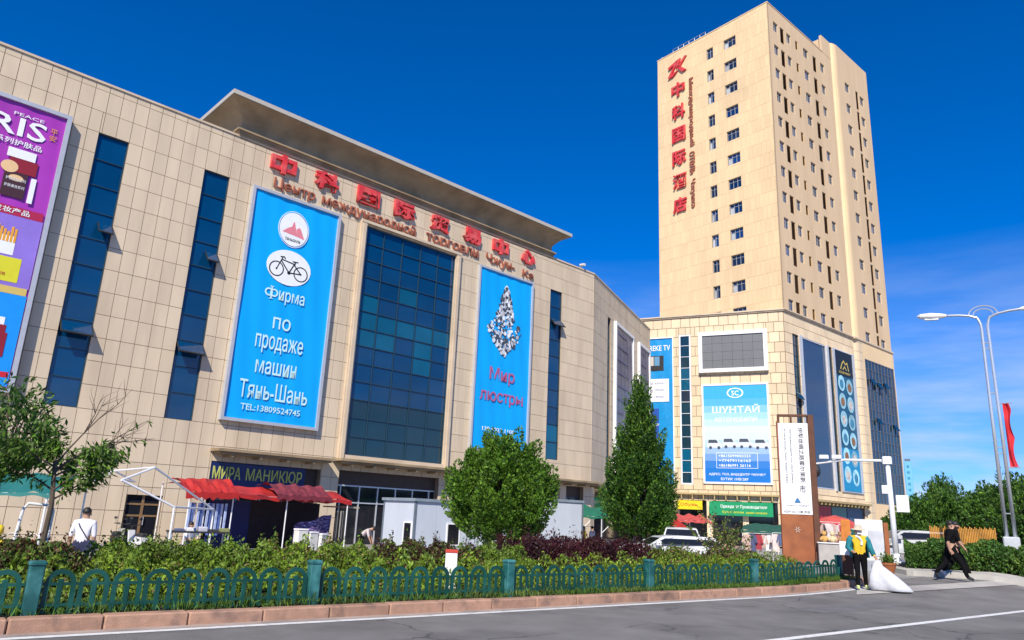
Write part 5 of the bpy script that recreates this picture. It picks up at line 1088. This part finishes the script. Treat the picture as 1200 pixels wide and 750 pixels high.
# bare white tent frame
p = at(120, 30.0); g = gz(p); tf = thing('tent_frame', 'bare white metal tent frame without cover beside the red stall', 'tent frame', (p.x, p.y, g), FAC - R(12)); e1 = 2.05; e2 = 3.0
def W3(px, py, r_): q = at(px, r_); v = Vector((q.x, q.y, zat(px, py, r_))); return Matrix.Rotation(-(FAC - R(12)), 4, 'Z') @ (v - Vector((p.x, p.y, g)))
A1, A2, A3 = W3(92, 566, 31.5), W3(121, 551, 32.2), W3(148, 564, 34.2); B1_, B2_, B3 = W3(132, 562, 27.0), W3(169, 547, 28.0), W3(200, 594, 27.6); C1, C3 = W3(247, 597, 30.8), W3(200, 594, 27.6)
R1, R2 = W3(121, 551, 32.2), W3(169, 547, 28.0)
def pole(a, b, nm='tube'): mb = MB(); mb.tube([tuple(a), tuple(b)], .036, 7); return mb.build(nm, M_STEELW, tf)
G0 = lambda v: Vector((v.x, v.y, 0))
for a, b in ((A1, A2), (A2, A3), (B1_, B2_), (B2_, C1), (A2, B2_), (B1_, C3), (C3, C1), (B1_, A3)): pole(a, b, 'roof_tube')
for v in (C3, C1, A1): pole(v, G0(v), 'leg')
# teal awning stall at left with goods
ts = stall('market_stall', 'teal awning stall with coloured buckets on its counter', -160, 24, FAC - R(35), 4.0, 2.4, 1.62, 2.1, .25, M_TEALC, (.1, 3.9), val=.08); g2 = ts.location.z
MB().bbox(.3, 3.8, .6, 1.4, .0, .62, .02).build('counter', M_OFFW, ts)
gm = [((.55, .03, .04), 'red'), ((.6, .5, .05), 'yellow'), ((.62, .25, .2), 'pink'), ((.25, .32, .1), 'olive'), ((.5, .06, .03), 'scarlet')]
for k in range(5):
    q = ts.matrix_basis @ Vector((1.5 + k * .48, .8, .62)); b = thing('bucket', '%s plastic bucket on the teal stall counter' % gm[k][1], 'bucket', q)
    mb = MB(); mb.lathe([(.14, 0), (.19, .3), (.205, .31), (.205, .34)], 0, 0, 14); mb.build('shell', mat('plastic_' + gm[k][1], gm[k][0], rough=.35), b); mb = MB(); mb.tube([(.2 * math.cos(a), 0, .33 + .17 * math.sin(a)) for a in [math.pi * j / 8 for j in range(9)]], .008, 5); mb.build('handle', M_STEELW, b)
q = ts.matrix_basis @ Vector((2.7, .3, 1.45)); b = thing('balloon_bunch', 'bunch of yellow inflatable toys hanging under the teal awning', 'balloons', q)
for k in range(4): mb = MB(); mb.lathe([(.01, -.16), (.09, -.1), (.12, 0), (.08, .12), (.01, .15)], 0, 0, 10); mb.build('balloon', mat('plastic_sun', (.72, .52, .03), rough=.3), b, (.1 * (k % 2), .05 * k, -.1 - .17 * k), (0, .3 * k, 0), smooth_=True)
MB().tube([(0, 0, .1), (0, 0, -.1)], .006, 5).build('string', M_DARK, b)
# grey inverted-U rail by the sapling
p = at(38, 15.6); u = thing('hoop_rail', 'grey steel inverted U rail beside the banded sapling', 'rail', (p.x, p.y, gz(p)), face(38, 15.6)); zt = zat(38, 590, 15.6) - gz(p)
mb = MB(); mb.tube([(-.3, 0, 0), (-.2, 0, zt - .1), (-.14, 0, zt), (.18, 0, zt - .02), (.25, 0, zt - .1), (.24, 0, 0)], .025, 8); mb.build('tube', M_STEELW, u)
# electric bikes by the door
def ebike(label, px, r_, rz, c):
    p = at(px, r_); th = thing('electric_bike', label, 'bike', (p.x, p.y, gz(p)), rz, 'bikes parked by the bronze door'); bm = mat('bike_' + label[:8], c, rough=.3)
    for x in (-.6, .6): mb = MB(); mb.lathe([(.16, -.05), (.26, -.05), (.26, .05), (.16, .05)], 0, 0, 18); mb.build('wheel', M_DARK, th, (x, 0, .26), (R(90), 0, 0))
    mb = MB(); mb.prism_xz([(-.75, .42), (-.1, .32), (.3, .35), (.42, .85), (.34, .9), (.2, .45), (-.1, .5), (-.2, .68), (-.75, .66)], -.12, .12); mb.build('body', bm, th)
    MB().bbox(-.7, -.12, -.13, .13, .68, .8, .04).build('seat', M_DARK, th)
    mb = MB(); mb.tube([(.6, 0, .26), (.42, 0, .9), (.36, 0, 1.08)], .03, 7); mb.tube([(.3, -.32, 1.1), (.38, -.1, 1.06), (.38, .1, 1.06), (.3, .32, 1.1)], .018, 6); mb.build('handlebar', M_DARK, th)
    for s_ in (-1, 1): mb = MB(); mb.tube([(.34, .25 * s_, 1.08), (.36, .3 * s_, 1.3)], .008, 5); mb.bbox(.34, .37, .3 * s_ - .06, .3 * s_ + .06, 1.27, 1.36, .01); mb.build('mirror', M_DARK, th)
ebike('black electric bike parked by the bronze door', 140, 35, FAC + R(60), (.02, .02, .025)); ebike('white electric bike leaning near the bronze door', 160, 33.5, FAC + R(100), (.6, .6, .6))
# green tents under the conifer, red canopies, racks
tt = stall('market_tent', 'dark green canopy tent between mall wing and conifer', 676, 42, FAC - R(25), 4.6, 3.0, 1.75, 1.95, .5, M_GRNC, (.1, 1.5, 3.0, 4.5), val=.12)
for x in (.1, 1.5, 3.0): MB().tube([(x, .03, 1.3), (x + .7, .03, 1.95)], .02, 6).build('brace', M_STEELW, tt)
stall('market_tent', 'red canopy tent just behind the conifer', 752, 44, FAC - R(25), 2.9, 2.6, 1.45, 1.6, .45, M_REDC, (.1, 2.8), val=.12)
stall('market_tent', 'faded red canopy tent above the white sport utility vehicle', 776, 47, FAC - R(28), 3.4, 2.6, 1.75, 1.9, .35, mat('canopy_faded_red', (.52, .08, .07), rough=.7, var=.15, trans=.15), (.1, 3.3), val=.1)
da = stall('awning_stall', 'dark green awning over clothes racks in front of the podium', 868, 46, FE.to_euler().z, 6.0, 2.6, 1.35, 1.75, .05, mat('awning_dark_green', (.01, .09, .06), rough=.7, var=.15, trans=.1), (.1, 2.0, 4.0, 5.9), val=.12)
def plastic_chair(px, r_, rz, label):
    p = at(px, r_); th = thing('plastic_chair', label, 'chair', (p.x, p.y, gz(p)), rz, 'white chairs under the green tent')
    for x in (-.2, .2):
        for y in (-.2, .2): MB().tube([(x, y, 0), (x * .9, y * .9, .44)], .02, 6).build('leg', M_WHITE, th)
    MB().bbox(-.24, .24, -.24, .24, .44, .48, .015).build('seat', M_WHITE, th); mb = MB()
    for k in range(5): mb.bbox(-.22 + k * .1, -.16 + k * .1, .2, .23, .48, .88, .008)
    mb.bbox(-.24, .26, .19, .24, .86, .94, .015); mb.build('backrest', M_WHITE, th)
for k, (px, r_) in enumerate(((700, 40), (706, 39.6), (712, 40.4), (716, 39.4))): plastic_chair(px, r_, FAC + k * 1.1, ('white plastic chair closest to the shopper in yellow under the green tent', 'second white plastic chair from the shopper in yellow', 'white plastic chair set back from the row under the green tent', 'white plastic chair closest to the conifer trunk')[k])
M_CL = [mat('cloth_%d' % i, c, rough=.85, var=.25, scale=5) for i, c in enumerate(((.62, .62, .62), (.03, .03, .035), (.45, .45, .5), (.6, .52, .5), (.08, .1, .2), (.4, .05, .07), (.5, .35, .3)))]
def clothes_rack(px, r_, rz, label, n, W, zt=1.55, sd_=0):
    p = at(px, r_); rr = random.Random(sd_ + 5); th = thing('clothes_rack', label, 'rack', (p.x, p.y, gz(p)), rz, None)
    mb = MB(); mb.tube([(0, 0, 0), (0, 0, zt), (W, 0, zt), (W, 0, 0)], .018, 6); mb.build('frame', M_STEELW, th)
    for k in range(n):
        x = (k + .5) * W / n; ln = rr.uniform(.6, 1.0); sh = rr.uniform(.16, .22); q = th.matrix_basis @ Vector((x, 0, 0))
        mb = MB(); mb.prism_xz([(-.06, zt - .06), (-sh, zt - .13), (-sh - .1, zt - .5), (-sh - .02, zt - .52), (-sh + .04, zt - .3), (-sh + .02, zt - .06 - ln), (sh - .02, zt - .06 - ln), (sh - .04, zt - .3), (sh + .02, zt - .52), (sh + .1, zt - .5), (sh, zt - .13), (.06, zt - .06)][::-1], -.05, .05)
        g_ = mb.build('hanging_shirt', rr.choice(M_CL), th, (x, 0, 0), (0, 0, rr.uniform(-.5, .5)))
for k, (px, r_, lb) in enumerate(((872, 44, 'clothes rack with pale shirts behind the loose shrub'), (905, 43.5, 'clothes rack with white shirts under the dark green awning'), (921, 42.5, 'clothes rack with striped shirts beside the pylon'), (958, 36, 'clothes rack behind the grey counter beside the pylon'))): clothes_rack(px, r_, FE.to_euler().z + .2 * k, lb, 6, 1.7 if k < 3 else 1.2, 1.6, k)
# right stalls by the mast
p = at(958, 30.5); c = thing('market_counter', 'grey counter stacked with soft toys behind the fence end', 'counter', (p.x, p.y, gz(p)), face(970, 30) + .1); zc = zat(970, 637, 30.5) - gz(p)
MB().bbox(0, 1.35, 0, .7, 0, zc, .015).build('front', mat('counter_grey', (.38, .36, .34), rough=.7), c); MB().bbox(-.03, 1.38, -.04, .74, zc, zc + .04, .01).build('top', M_OFFW, c)
for k, cc in enumerate(((.55, .32, .1), (.6, .5, .3), (.35, .2, .1), (.65, .6, .5))):
    q = c.matrix_basis @ Vector((.25 + k * .28, .3, zc + .04)); t_ = thing('soft_toy', ('orange', 'sandy', 'brown', 'cream')[k] + ' soft toy bear sitting on the grey counter', 'toy', q, c.rotation_euler.z); tm = mat('plush_%d' % k, cc, rough=.95, var=.2, scale=12)
    for nm, x, z, r1 in (('body', 0, .12, .12), ('head', 0, .31, .09)): mb = MB(); mb.lathe([(.01, z - r1)] + [(r1 * math.sin(a), z - r1 * math.cos(a)) for a in (.5, 1, 1.57, 2.1, 2.6)] + [(.01, z + r1)], x, 0, 10); mb.build(nm, tm, t_, smooth_=True)
    for s_ in (-1, 1): mb = MB(); mb.lathe([(.005, -.03), (.035, 0), (.005, .03)], 0, 0, 8); mb.build('ear', tm, t_, (.07 * s_, 0, .39)); mb = MB(); mb.tube([(.08 * s_, -.03, .18), (.15 * s_, -.1, .08)], [.04, .035], 7); mb.build('arm', tm, t_)
p = at(979, 40); u = thing('market_umbrella', 'faded red market umbrella behind the orange post', 'umbrella', (p.x, p.y, gz(p)), 0); z1 = zat(979, 604, 40) - gz(p)
MB().tube([(0, 0, 0), (0, 0, z1)], .025, 8).build('pole', M_STEELW, u)
for k in range(8):
    a, b = 2 * math.pi * k / 8, 2 * math.pi * (k + 1) / 8; mb = MB(); q = lambda an, rr_, z: (rr_ * math.cos(an), rr_ * math.sin(an), z); mb.add([q(a, .05, z1), q(b, .05, z1), q(b, .6, z1 - .14), q(a, .6, z1 - .14), q(b, 1.15, z1 - .42), q(a, 1.15, z1 - .42), q(b, 1.15, z1 - .6), q(a, 1.15, z1 - .6)], [(0, 1, 2, 3), (3, 2, 4, 5), (5, 4, 6, 7)]); mb.build('canopy_panel', mat('canopy_coral', (.62, .10, .08), rough=.7, var=.1, trans=.2), u)
p = at(992, 27.8); b = thing('notice_post', 'orange upright board post beside the woman in yellow', 'post', (p.x, p.y, gz(p)), face(992, 28)); z1 = zat(992, 609, 27.8) - gz(p)
MB().bbox(-.17, .12, -.05, .05, .7, z1, .015).build('board', mat('board_amber', (.52, .17, .025), rough=.7, var=.2), b); MB().bbox(-.1, .1, -.04, .04, 0, .7, .01).build('foot', M_RUSTD, b)
p = at(1002, 28.6); b = thing('display_panel', 'large white display panel with brown side post behind the woman', 'panel', (p.x, p.y, gz(p)), face(1020, 28.6) + .1); z1 = zat(1020, 609, 28.6) - gz(p)
MB().bbox(0, .86, -.04, .04, .35, z1, .01).build('panel', M_OFFW, b); MB().bbox(.88, 1.02, -.08, .08, 0, z1 - .08, .01).build('side_post', M_RUST, b); MB().bbox(.05, .85, -.05, .05, 0, .34, .01).build('foot', M_STEEL, b); MB().bbox(.4, .86, -.06, -.04, .5, z1 - .35, .005).build('inset', mat('panel_shade', (.50, .52, .56)), b)
p = at(1037, 27.2); b = thing('plant_pot', 'brown plant pot at the foot of the display panel post', 'pot', (p.x, p.y, gz(p))); mb = MB(); mb.lathe([(.14, 0), (.24, .32), (.26, .34), (.26, .4), (.2, .4)], 0, 0, 16); mb.build('pot', M_RUST, b)
tag(inst('plant', leaf_mesh('plant', RNG.normal(0, .09, (420, 3)) + np.array([0, 0, .45]), .1, [L_HEDGE]), b), kind='stuff')
p = at(990, 23.6); b = thing('sign_stand', 'small white board on brown box stand beside the sweeper', 'stand', (p.x, p.y, gz(p)), face(990, 23.6)); z0 = zat(990, 650, 23.6) - gz(p)
MB().bbox(-.17, .2, -.02, .02, z0, z0 + .36, .01).build('board', M_WHITE, b); MB().bbox(-.12, .16, .0, .26, .32, z0 - .02, .015).build('box', M_RUSTD, b)
for s_ in (-1, 1): MB().tube([(.12 * s_, .1, .34), (.26 * s_, 0, 0)], .014, 6).build('leg', M_DARK, b)
MB().bar((0.02, .1, .3), (0.02, .02, z0 + .05), .03, .02).build('spine', M_DARK, b)
p = at(531, 15.6); b = thing('marker_post', 'short white marker post with red top in the hedge', 'post', (p.x, p.y, gz(p) + .1), face(531, 15.6)); z1 = zat(531, 644, 15.6) - gz(p) - .1
MB().bbox(-.12, .12, -.08, .08, 0, z1 - .06, .01).build('body', M_WHITE, b); MB().bbox(-.13, .13, -.09, .09, z1 - .058, z1, .01).build('cap', flat('cap_red', (.5, .05, .03)), b)

# ================================================================== PEOPLE
M_SKIN = mat('skin', (.42, .24, .16), rough=.6, var=.06); M_HAIR = flat('hair_black', (.012, .01, .01)); M_BCL = mat('cloth_black', (.006, .006, .007), rough=.95, var=.3, scale=8, spec=.1); M_TEAL = mat('jacket_teal', (.01, .17, .20), rough=.8, var=.2, scale=8); M_YEL = mat('vest_yellow', (.62, .40, .012), rough=.8, var=.2, scale=8); M_WHC = mat('cloth_white', (.66, .66, .70), rough=.85, var=.15, scale=6); M_SHOE = mat('shoe_pale', (.55, .62, .25), rough=.7); M_NAVY = mat('cloth_navy', (.02, .025, .07), rough=.85)
def skin_body(J, edges, root):
    names = list(J); me = bpy.data.meshes.new('body'); me.from_pydata([J[n][0] for n in names], [(names.index(a), names.index(b)) for a, b in edges], []); o = bpy.data.objects.new('body', me); col.objects.link(o)
    o.modifiers.new('s', 'SKIN'); me.skin_vertices or None
    for i, n in enumerate(names):
        r_ = J[n][1]; me.skin_vertices[0].data[i].radius = r_ if isinstance(r_, tuple) else (r_, r_); me.skin_vertices[0].data[i].use_root = (n == root)
    ss = o.modifiers.new('d', 'SUBSURF'); ss.levels = 2; ss.render_levels = 2
    dg = bpy.context.evaluated_depsgraph_get(); m2 = bpy.data.meshes.new_from_object(o.evaluated_get(dg)); bpy.data.objects.remove(o); return m2
def person(label, loc, rz, pose, mats, hair=True, scale=1.0, bulk=1.12, group=None):
    """pose: joint -> position (x right, -y forward, z up); mats: skin, upper, lower, shoe"""
    th = thing('person', label, 'person', loc, rz, group); th.scale = (scale,) * 3; J = pose
    rad = dict(pelvis=(.135, .11), belly=(.13, .10), chest=(.155, .105), neck=.052, head=.085, crown=.075)
    for s_ in 'lr': rad.update({'sh' + s_: .072, 'el' + s_: .043, 'wr' + s_: .03, 'ha' + s_: .034, 'hip' + s_: .098, 'kn' + s_: .062, 'an' + s_: .043, 'to' + s_: .04})
    fat = ('pelvis', 'belly', 'chest', 'shl', 'shr', 'ell', 'elr', 'hipl', 'hipr', 'knl', 'knr', 'anl', 'anr')
    JJ = {k: (tuple(v), rad[k] if k not in fat else (tuple(x * bulk for x in rad[k]) if isinstance(rad[k], tuple) else rad[k] * bulk)) for k, v in J.items()}
    E_ = [('pelvis', 'belly'), ('belly', 'chest'), ('chest', 'neck'), ('neck', 'head'), ('head', 'crown')]
    for s_ in 'lr': E_ += [('chest', 'sh' + s_), ('sh' + s_, 'el' + s_), ('el' + s_, 'wr' + s_), ('wr' + s_, 'ha' + s_), ('pelvis', 'hip' + s_), ('hip' + s_, 'kn' + s_), ('kn' + s_, 'an' + s_), ('an' + s_, 'to' + s_)]
    me = skin_body(JJ, E_, 'pelvis')
    zone = {}
    for a, b in E_:
        k = a + b
        if 'to' in b: zone[(a, b)] = 3
        elif a.startswith(('hip', 'kn')) or b.startswith('hip'): zone[(a, b)] = 2
        elif b.startswith('wr'): zone[(a, b)] = mats[4] if len(mats) > 4 else 0
        elif b.startswith('ha') or b in ('head', 'crown'): zone[(a, b)] = 0
        elif b == 'neck': zone[(a, b)] = 1
        else: zone[(a, b)] = 1
    segs = [(Vector(J[a]), Vector(J[b]), z) for (a, b), z in zone.items()]
    for m in mats[:4]: me.materials.append(m)
    for f in me.polygons:
        c = Vector(f.center); best = (9, 0)
        for a, b, z in segs:
            d = b - a; t_ = max(0, min(1, (c - a).dot(d) / max(1e-9, d.length_squared))); dist = (c - (a + d * t_)).length
            if dist < best[0]: best = (dist, z)
        f.material_index = best[1]; f.use_smooth = True
    bo = inst('body', me, th)
    # fingers joined to the body mesh; face features
    bm = bmesh.new(); bm.from_mesh(me)
    def addtube(path, rads, mi, n=6):
        mb = MB(); mb.tube(path, rads, n); vs = [bm.verts.new(v) for v in mb.v]
        for f in mb.f:
            try: ff = bm.faces.new([vs[i] for i in f]); ff.material_index = mi; ff.smooth = True
            except ValueError: pass
    for s_ in 'lr':
        w_, h_ = Vector(J['wr' + s_]), Vector(J['ha' + s_]); d = (h_ - w_).normalized(); side_ = d.cross(Vector((0, 0, 1))); side_ = side_.normalized() if side_.length > .1 else Vector((0, -1, 0)); curl = side_.cross(d)
        for k, ln in enumerate((.068, .08, .075, .06)):
            b0 = h_ + side_ * (k - 1.5) * .019; addtube([b0, b0 + d * ln * .55 + curl * -.008, b0 + d * ln * .85 + curl * -.03], [.010, .009, .007], 0)
        b0 = w_.lerp(h_, .4) + side_ * -.03; addtube([b0, b0 - side_ * .022 + d * .03, b0 - side_ * .026 + d * .062 + curl * -.01], [.012, .011, .008], 0)
    hv = Vector(J['head']); up_ = (Vector(J['crown']) - hv).normalized(); fw = Vector(J.get('face', (0, -1, 0))) if 'face' in J else FACE[0]; rt = fw.cross(up_)
    addtube([hv + fw * .075 + up_ * .02, hv + fw * .105 - up_ * .012], [.01, .016], 0)
    for s_ in (-1, 1): addtube([hv + rt * s_ * .083 + up_ * .03, hv + rt * s_ * .09 - up_ * .03], [.018, .012], 0)
    bm.to_mesh(me); bm.free()
    for s_ in (-1, 1): mb = MB(); mb.tube([hv + fw * .078 + rt * s_ * .03 + up_ * .03, hv + fw * .088 + rt * s_ * .03 + up_ * .03], .009, 6); mb.build('eye', M_HAIR, th)
    mb = MB(); mb.tube([hv + fw * .082 - up_ * .045 - rt * .022, hv + fw * .086 - up_ * .045 + rt * .022], .006, 6); mb.build('mouth', flat('lips', (.3, .1, .08)), th)
    if hair:
        mb = MB(); c = hv + up_ * .052 - fw * .022
        for j in range(6): pass
        mb.lathe([(.098 * math.cos(a), .108 * math.sin(a)) for a in (-.15, .1, .35, .6, .9, 1.2, 1.45)], 0, 0, 14); ho = mb.build('hair', M_HAIR, th, c, smooth_=True); ho.rotation_euler = up_.to_track_quat('Z', 'Y').to_euler()
    return th
FACE = [Vector((0, -1, 0))]
def stand(): return dict(pelvis=(0, 0, .95), belly=(0, 0, 1.1), chest=(0, 0, 1.32), neck=(0, -.01, 1.47), head=(0, -.02, 1.57), crown=(0, -.02, 1.66),
    shl=(-.19, 0, 1.38), ell=(-.24, .02, 1.1), wrl=(-.25, -.04, .87), hal=(-.25, -.06, .80), shr=(.19, 0, 1.38), elr=(.24, .02, 1.1), wrr=(.25, -.04, .87), har=(.25, -.06, .80),
    hipl=(-.1, 0, .88), knl=(-.1, -.02, .49), anl=(-.1, .02, .09), tol=(-.11, -.14, .045), hipr=(.1, 0, .88), knr=(.1, -.02, .49), anr=(.1, .02, .09), tor=(.11, -.14, .045))
# sweeper in yellow vest
wp_ = tn(20.35, 10.35); q = stand()
q.update(elr=(.30, .0, 1.12), wrr=(.36, -.12, .92), har=(.38, -.16, .87), ell=(-.29, .02, 1.12), wrl=(-.24, -.22, 1.02), hal=(-.22, -.29, 1.02), knl=(-.10, -.08, .5), anl=(-.11, -.04, .09), tol=(-.13, -.19, .045), knr=(.12, .05, .5), anr=(.15, .14, .1), tor=(.17, -.01, .045))
wom = person('woman in yellow vest and teal jacket dragging a white sack along the kerb', (wp_.x, wp_.y, gz(wp_) + .01), face(1008, 22) + .25, q, [M_SKIN, M_YEL, M_BCL, M_SHOE, 1], hair=True, scale=.955, bulk=1.22)
mb = MB()   # open jacket: two fronts, back and sleeves
mb.grid(8, 6, lambda a, b: (.245 * math.cos(math.pi * (a * 1.42 - .21)) * (1.1 - .14 * b), .165 * math.sin(math.pi * (a * 1.42 - .21)) + .005, .86 + .56 * b)); mb.tube([(.17, 0, 1.4), (.235, .0, 1.32), (.30, 0, 1.12), (.35, -.10, .95)], [.095, .09, .078, .062], 9); mb.tube([(-.17, 0, 1.4), (-.235, .0, 1.32), (-.29, .02, 1.12), (-.245, -.20, 1.03)], [.095, .09, .078, .062], 9)
mb.build('jacket', M_TEAL, wom, smooth_=True)
mb = MB(); mb.lathe([(.20, .0), (.19, .012), (.105, .03), (.10, .10), (.075, .125), (.01, .13)], 0, 0, 18); mb.build('sun_hat', mat('hat_straw', (.52, .45, .34), rough=.8), wom, (0, -.02, 1.625), (R(6), 0, 0), smooth_=True)
MB().bbox(-.055, .055, -.012, .012, 0, .075, .01).build('face_mask', M_WHITE, wom, (0, -.118, 1.5)); mb = MB(); mb.tube([(-.08, -.06, 1.45), (0, -.11, 1.4), (.06, -.1, 1.3), (.04, -.13, 1.2)], [.035, .035, .03, .03], 7); mb.build('scarf', M_WHC, wom)
sw = at(1027, 21.6); g = gz(wp_); wz = wom.rotation_euler.z
hnd = wom.matrix_basis @ Vector((.40, -.19, .82)); b = thing('sack', 'large white woven sack dragged by the woman in yellow vest', 'sack', (hnd.x, hnd.y, g + .02), face(1030, 22)); hz = hnd.z - g - .02
mb = MB(); nseg = 26; lev = [(0.0, .06, .05, .0), (.18, .12, .08, -.02), (.5, .28, .15, .10), (.8, .42, .2, .26), (.97, .47, .2, .36), (1.0, .44, .17, .37)]; vs = []
for f, wx, wy, ox in lev:
    for k in range(nseg): a = 2 * math.pi * k / nseg; fold = 1 + .2 * math.sin(3 * a + f * 5) + .14 * math.sin(5 * a + f * 3); vs.append((ox + wx * math.cos(a) * fold, wy * math.sin(a) * fold, hz * (1 - f) + (.02 if f > .95 else 0)))
mb.add(vs, [(i * nseg + (k + 1) % nseg, i * nseg + k, (i + 1) * nseg + k, (i + 1) * nseg + (k + 1) % nseg) for i in range(len(lev) - 1) for k in range(nseg)] + [tuple(range(nseg)), tuple(reversed(range((len(lev) - 1) * nseg, len(lev) * nseg)))]); mb.build('sack', mat('sack_white', (.54, .55, .58), rough=.6, var=.1, scale=5, bump=.6, bscale=9), b, smooth_=True)
# two men walking
def walk(ph, lean=.03):
    q = stand(); q.update(pelvis=(0, 0, .91), belly=(0, -.01, 1.07), chest=(0, -.03, 1.30), neck=(0, -.06, 1.45), head=(0, -.09, 1.545), crown=(0, -.09, 1.635), shl=(-.19, -.02, 1.36), shr=(.19, -.02, 1.36),
        hipl=(-.09, 0, .86), hipr=(.09, 0, .86), knl=(-.09, -.24, .50), anl=(-.09, -.36, .12), tol=(-.1, -.52, .06), knr=(.09, .14, .48), anr=(.09, .42, .2), tor=(.1, .34, .06))
    q.update(ell=(-.25, .1, 1.1), wrl=(-.23, .06, .86), hal=(-.23, .03, .79), elr=(.25, -.06, 1.09), wrr=(.24, -.2, .90), har=(.24, -.24, .84)); 
    if ph: 
        for j in ('hip', 'kn', 'an', 'to', 'el', 'wr', 'ha'):
            a, b = q[j + 'l'], q[j + 'r']; q[j + 'l'] = (a[0], b[1], b[2]); q[j + 'r'] = (b[0], a[1], a[2])
    return q
m1 = at(1111, 26.6); hdg = R(38) + R(180) + R(88)
wr = R(72)
person('man in black T-shirt and trousers striding along the driveway edge', (m1.x, m1.y, gz(m1) + .01), wr, walk(0), [M_SKIN, M_BCL, M_BCL, M_DARK, 0], scale=1.03, bulk=1.3)
m2 = at(1117, 27.5)
pm2 = person('man in black with shoulder bag walking behind the other man', (m2.x, m2.y, gz(m2) + .01), wr, walk(1), [M_SKIN, M_BCL, M_BCL, M_WHC, 0], scale=1.0, bulk=1.25)
MB().bbox(-.05, .05, -.12, .12, 0, .2, .03).build('shoulder_bag', mat('bag_grey', (.06, .06, .065)), pm2, (.22, -.12, .98)); mb = MB(); mb.tube([(.2, -.08, 1.17), (0, -.14, 1.35), (-.17, -.02, 1.42), (0, .1, 1.3), (.2, -.05, 1.16)], .012, 6); mb.build('bag_strap', _mats['bag_grey'], pm2)
# man in white shirt seen from behind
p = at(98, 21); z0 = zat(98, 594, 21) - 1.70
mw_ = person('man in white shirt with dark shoulder strap seen from behind', (p.x, p.y, gz(p) + .01), face(98, 21) + math.pi - .3, stand(), [M_SKIN, M_WHC, M_NAVY, M_DARK, 0], scale=(zat(98, 595, 21) - gz(p)) / 1.72)
mb = MB(); mb.tube([(.15, .02, 1.44), (.05, .125, 1.3), (-.12, .13, 1.08), (-.19, .08, .98)], .014, 6); mb.build('strap', M_NAVY, mw_); MB().bbox(-.3, -.12, .02, .16, .78, 1.02, .03).build('shoulder_bag', M_NAVY, mw_)
# seated vendor
p = at(223, 31); zs = zat(223, 611, 31); q = stand(); sc_ = 1.0; dz = (zs - gz(p)) - 1.72
q = {k: (v[0], v[1], v[2] + dz) if k[:2] not in ('kn', 'an', 'to') else v for k, v in q.items()}; hp = q['pelvis'][2]
for s_, x in (('l', -.12), ('r', .12)): q['hip' + s_] = (x * .8, -.04, hp - .02); q['kn' + s_] = (x, -.42, hp); q['an' + s_] = (x, -.42, .09); q['to' + s_] = (x, -.58, .045); q['el' + s_] = (x * 2.1, -.05, q['el' + s_][2]); q['wr' + s_] = (x * 1.4, -.28, hp + .12); q['ha' + s_] = (x * 1.2, -.35, hp + .12)
sv = person('seated vendor in white shirt in front of hanging scarves', (p.x, p.y, gz(p)), face(223, 31) + .9, q, [M_SKIN, M_WHC, M_NAVY, M_DARK, 0])
st = thing('stool', 'small wooden stool under the seated vendor', 'stool', (p.x, p.y, gz(p)), sv.rotation_euler.z); sh = max(.3, hp - .12)
MB().bbox(-.18, .18, -.16, .18, sh - .04, sh, .015).build('seat', M_RUST, st)
for x in (-.14, .14):
    for y in (-.12, .14): MB().tube([(x, y, 0), (x * .9, y * .9, sh - .03)], .018, 6).build('leg', M_RUSTD, st)
# table with folded goods beside the vendor
p = at(200, 28.6); tb_ = thing('market_table', 'low table of folded goods under the bare tent frame', 'table', (p.x, p.y, gz(p)), FAC - R(10)); zt_ = zat(215, 622, 29) - gz(p)
MB().bbox(0, 2.0, 0, .9, zt_ - .06, zt_, .01).build('top', M_DARK, tb_)
for x in (.06, 1.94):
    for y in (.06, .84): MB().tube([(x, y, 0), (x, y, zt_ - .06)], .025, 6).build('leg', M_STEEL, tb_)
for k in range(5):
    qv = tb_.matrix_basis @ Vector((.2 + k * .38, .25, zt_)); fg = tag(MB().bbox(0, .3, 0, .4, 0, .07 + .04 * (k % 3), .02).build('folded_cloth', (M_CL[4], M_CL[0], M_CL[2], M_CL[1], mat('cloth_olive', (.22, .24, .08)))[k], None, qv, (0, 0, FAC - .2)), ('navy', 'white', 'pale grey', 'black', 'olive green')[k] + ' folded cloth pile on the low table', 'cloth')
# person bending beside the cabin
p = at(424, 34.5); q = stand(); q.update(chest=(0, -.28, 1.18), belly=(0, -.1, 1.06), neck=(0, -.40, 1.24), head=(0, -.50, 1.25), crown=(0, -.58, 1.28), shl=(-.18, -.3, 1.2), shr=(.18, -.3, 1.2), ell=(-.2, -.38, .93), elr=(.2, -.38, .93), wrl=(-.17, -.48, .72), wrr=(.17, -.48, .72), hal=(-.16, -.5, .65), har=(.16, -.5, .65))
FACE[0] = Vector((0, -.8, -.6)); person('person in pale shirt bending down beside the grey cabin', (p.x, p.y, gz(p)), face(424, 34.5) + R(75), q, [M_SKIN, mat('shirt_pale_pink', (.55, .47, .45), rough=.85), M_BCL, M_DARK, 0]); FACE[0] = Vector((0, -1, 0))
# shoppers under the tents
for px, r_, lb, mm, rz in ((684, 41.5, 'shopper in yellow top under the green tent', mat('top_mustard', (.6, .42, .03), rough=.85), 1.0), (694, 43, 'shopper in dark clothes under the green tent', M_CL[4], 2.0), (745, 41, 'shopper in pink top under the conifer', mat('top_pink', (.55, .2, .22), rough=.85), 4.0), (770, 40, 'shopper in red top beside the parked cars', M_CL[5], 3.0), (947, 33, 'vendor in striped grey top behind the pylon', M_CL[2], 3.6)):
    p = at(px, r_); person(lb, (p.x, p.y, gz(p)), rz, stand(), [M_SKIN, mm, M_BCL, M_DARK, 0], scale=.97)
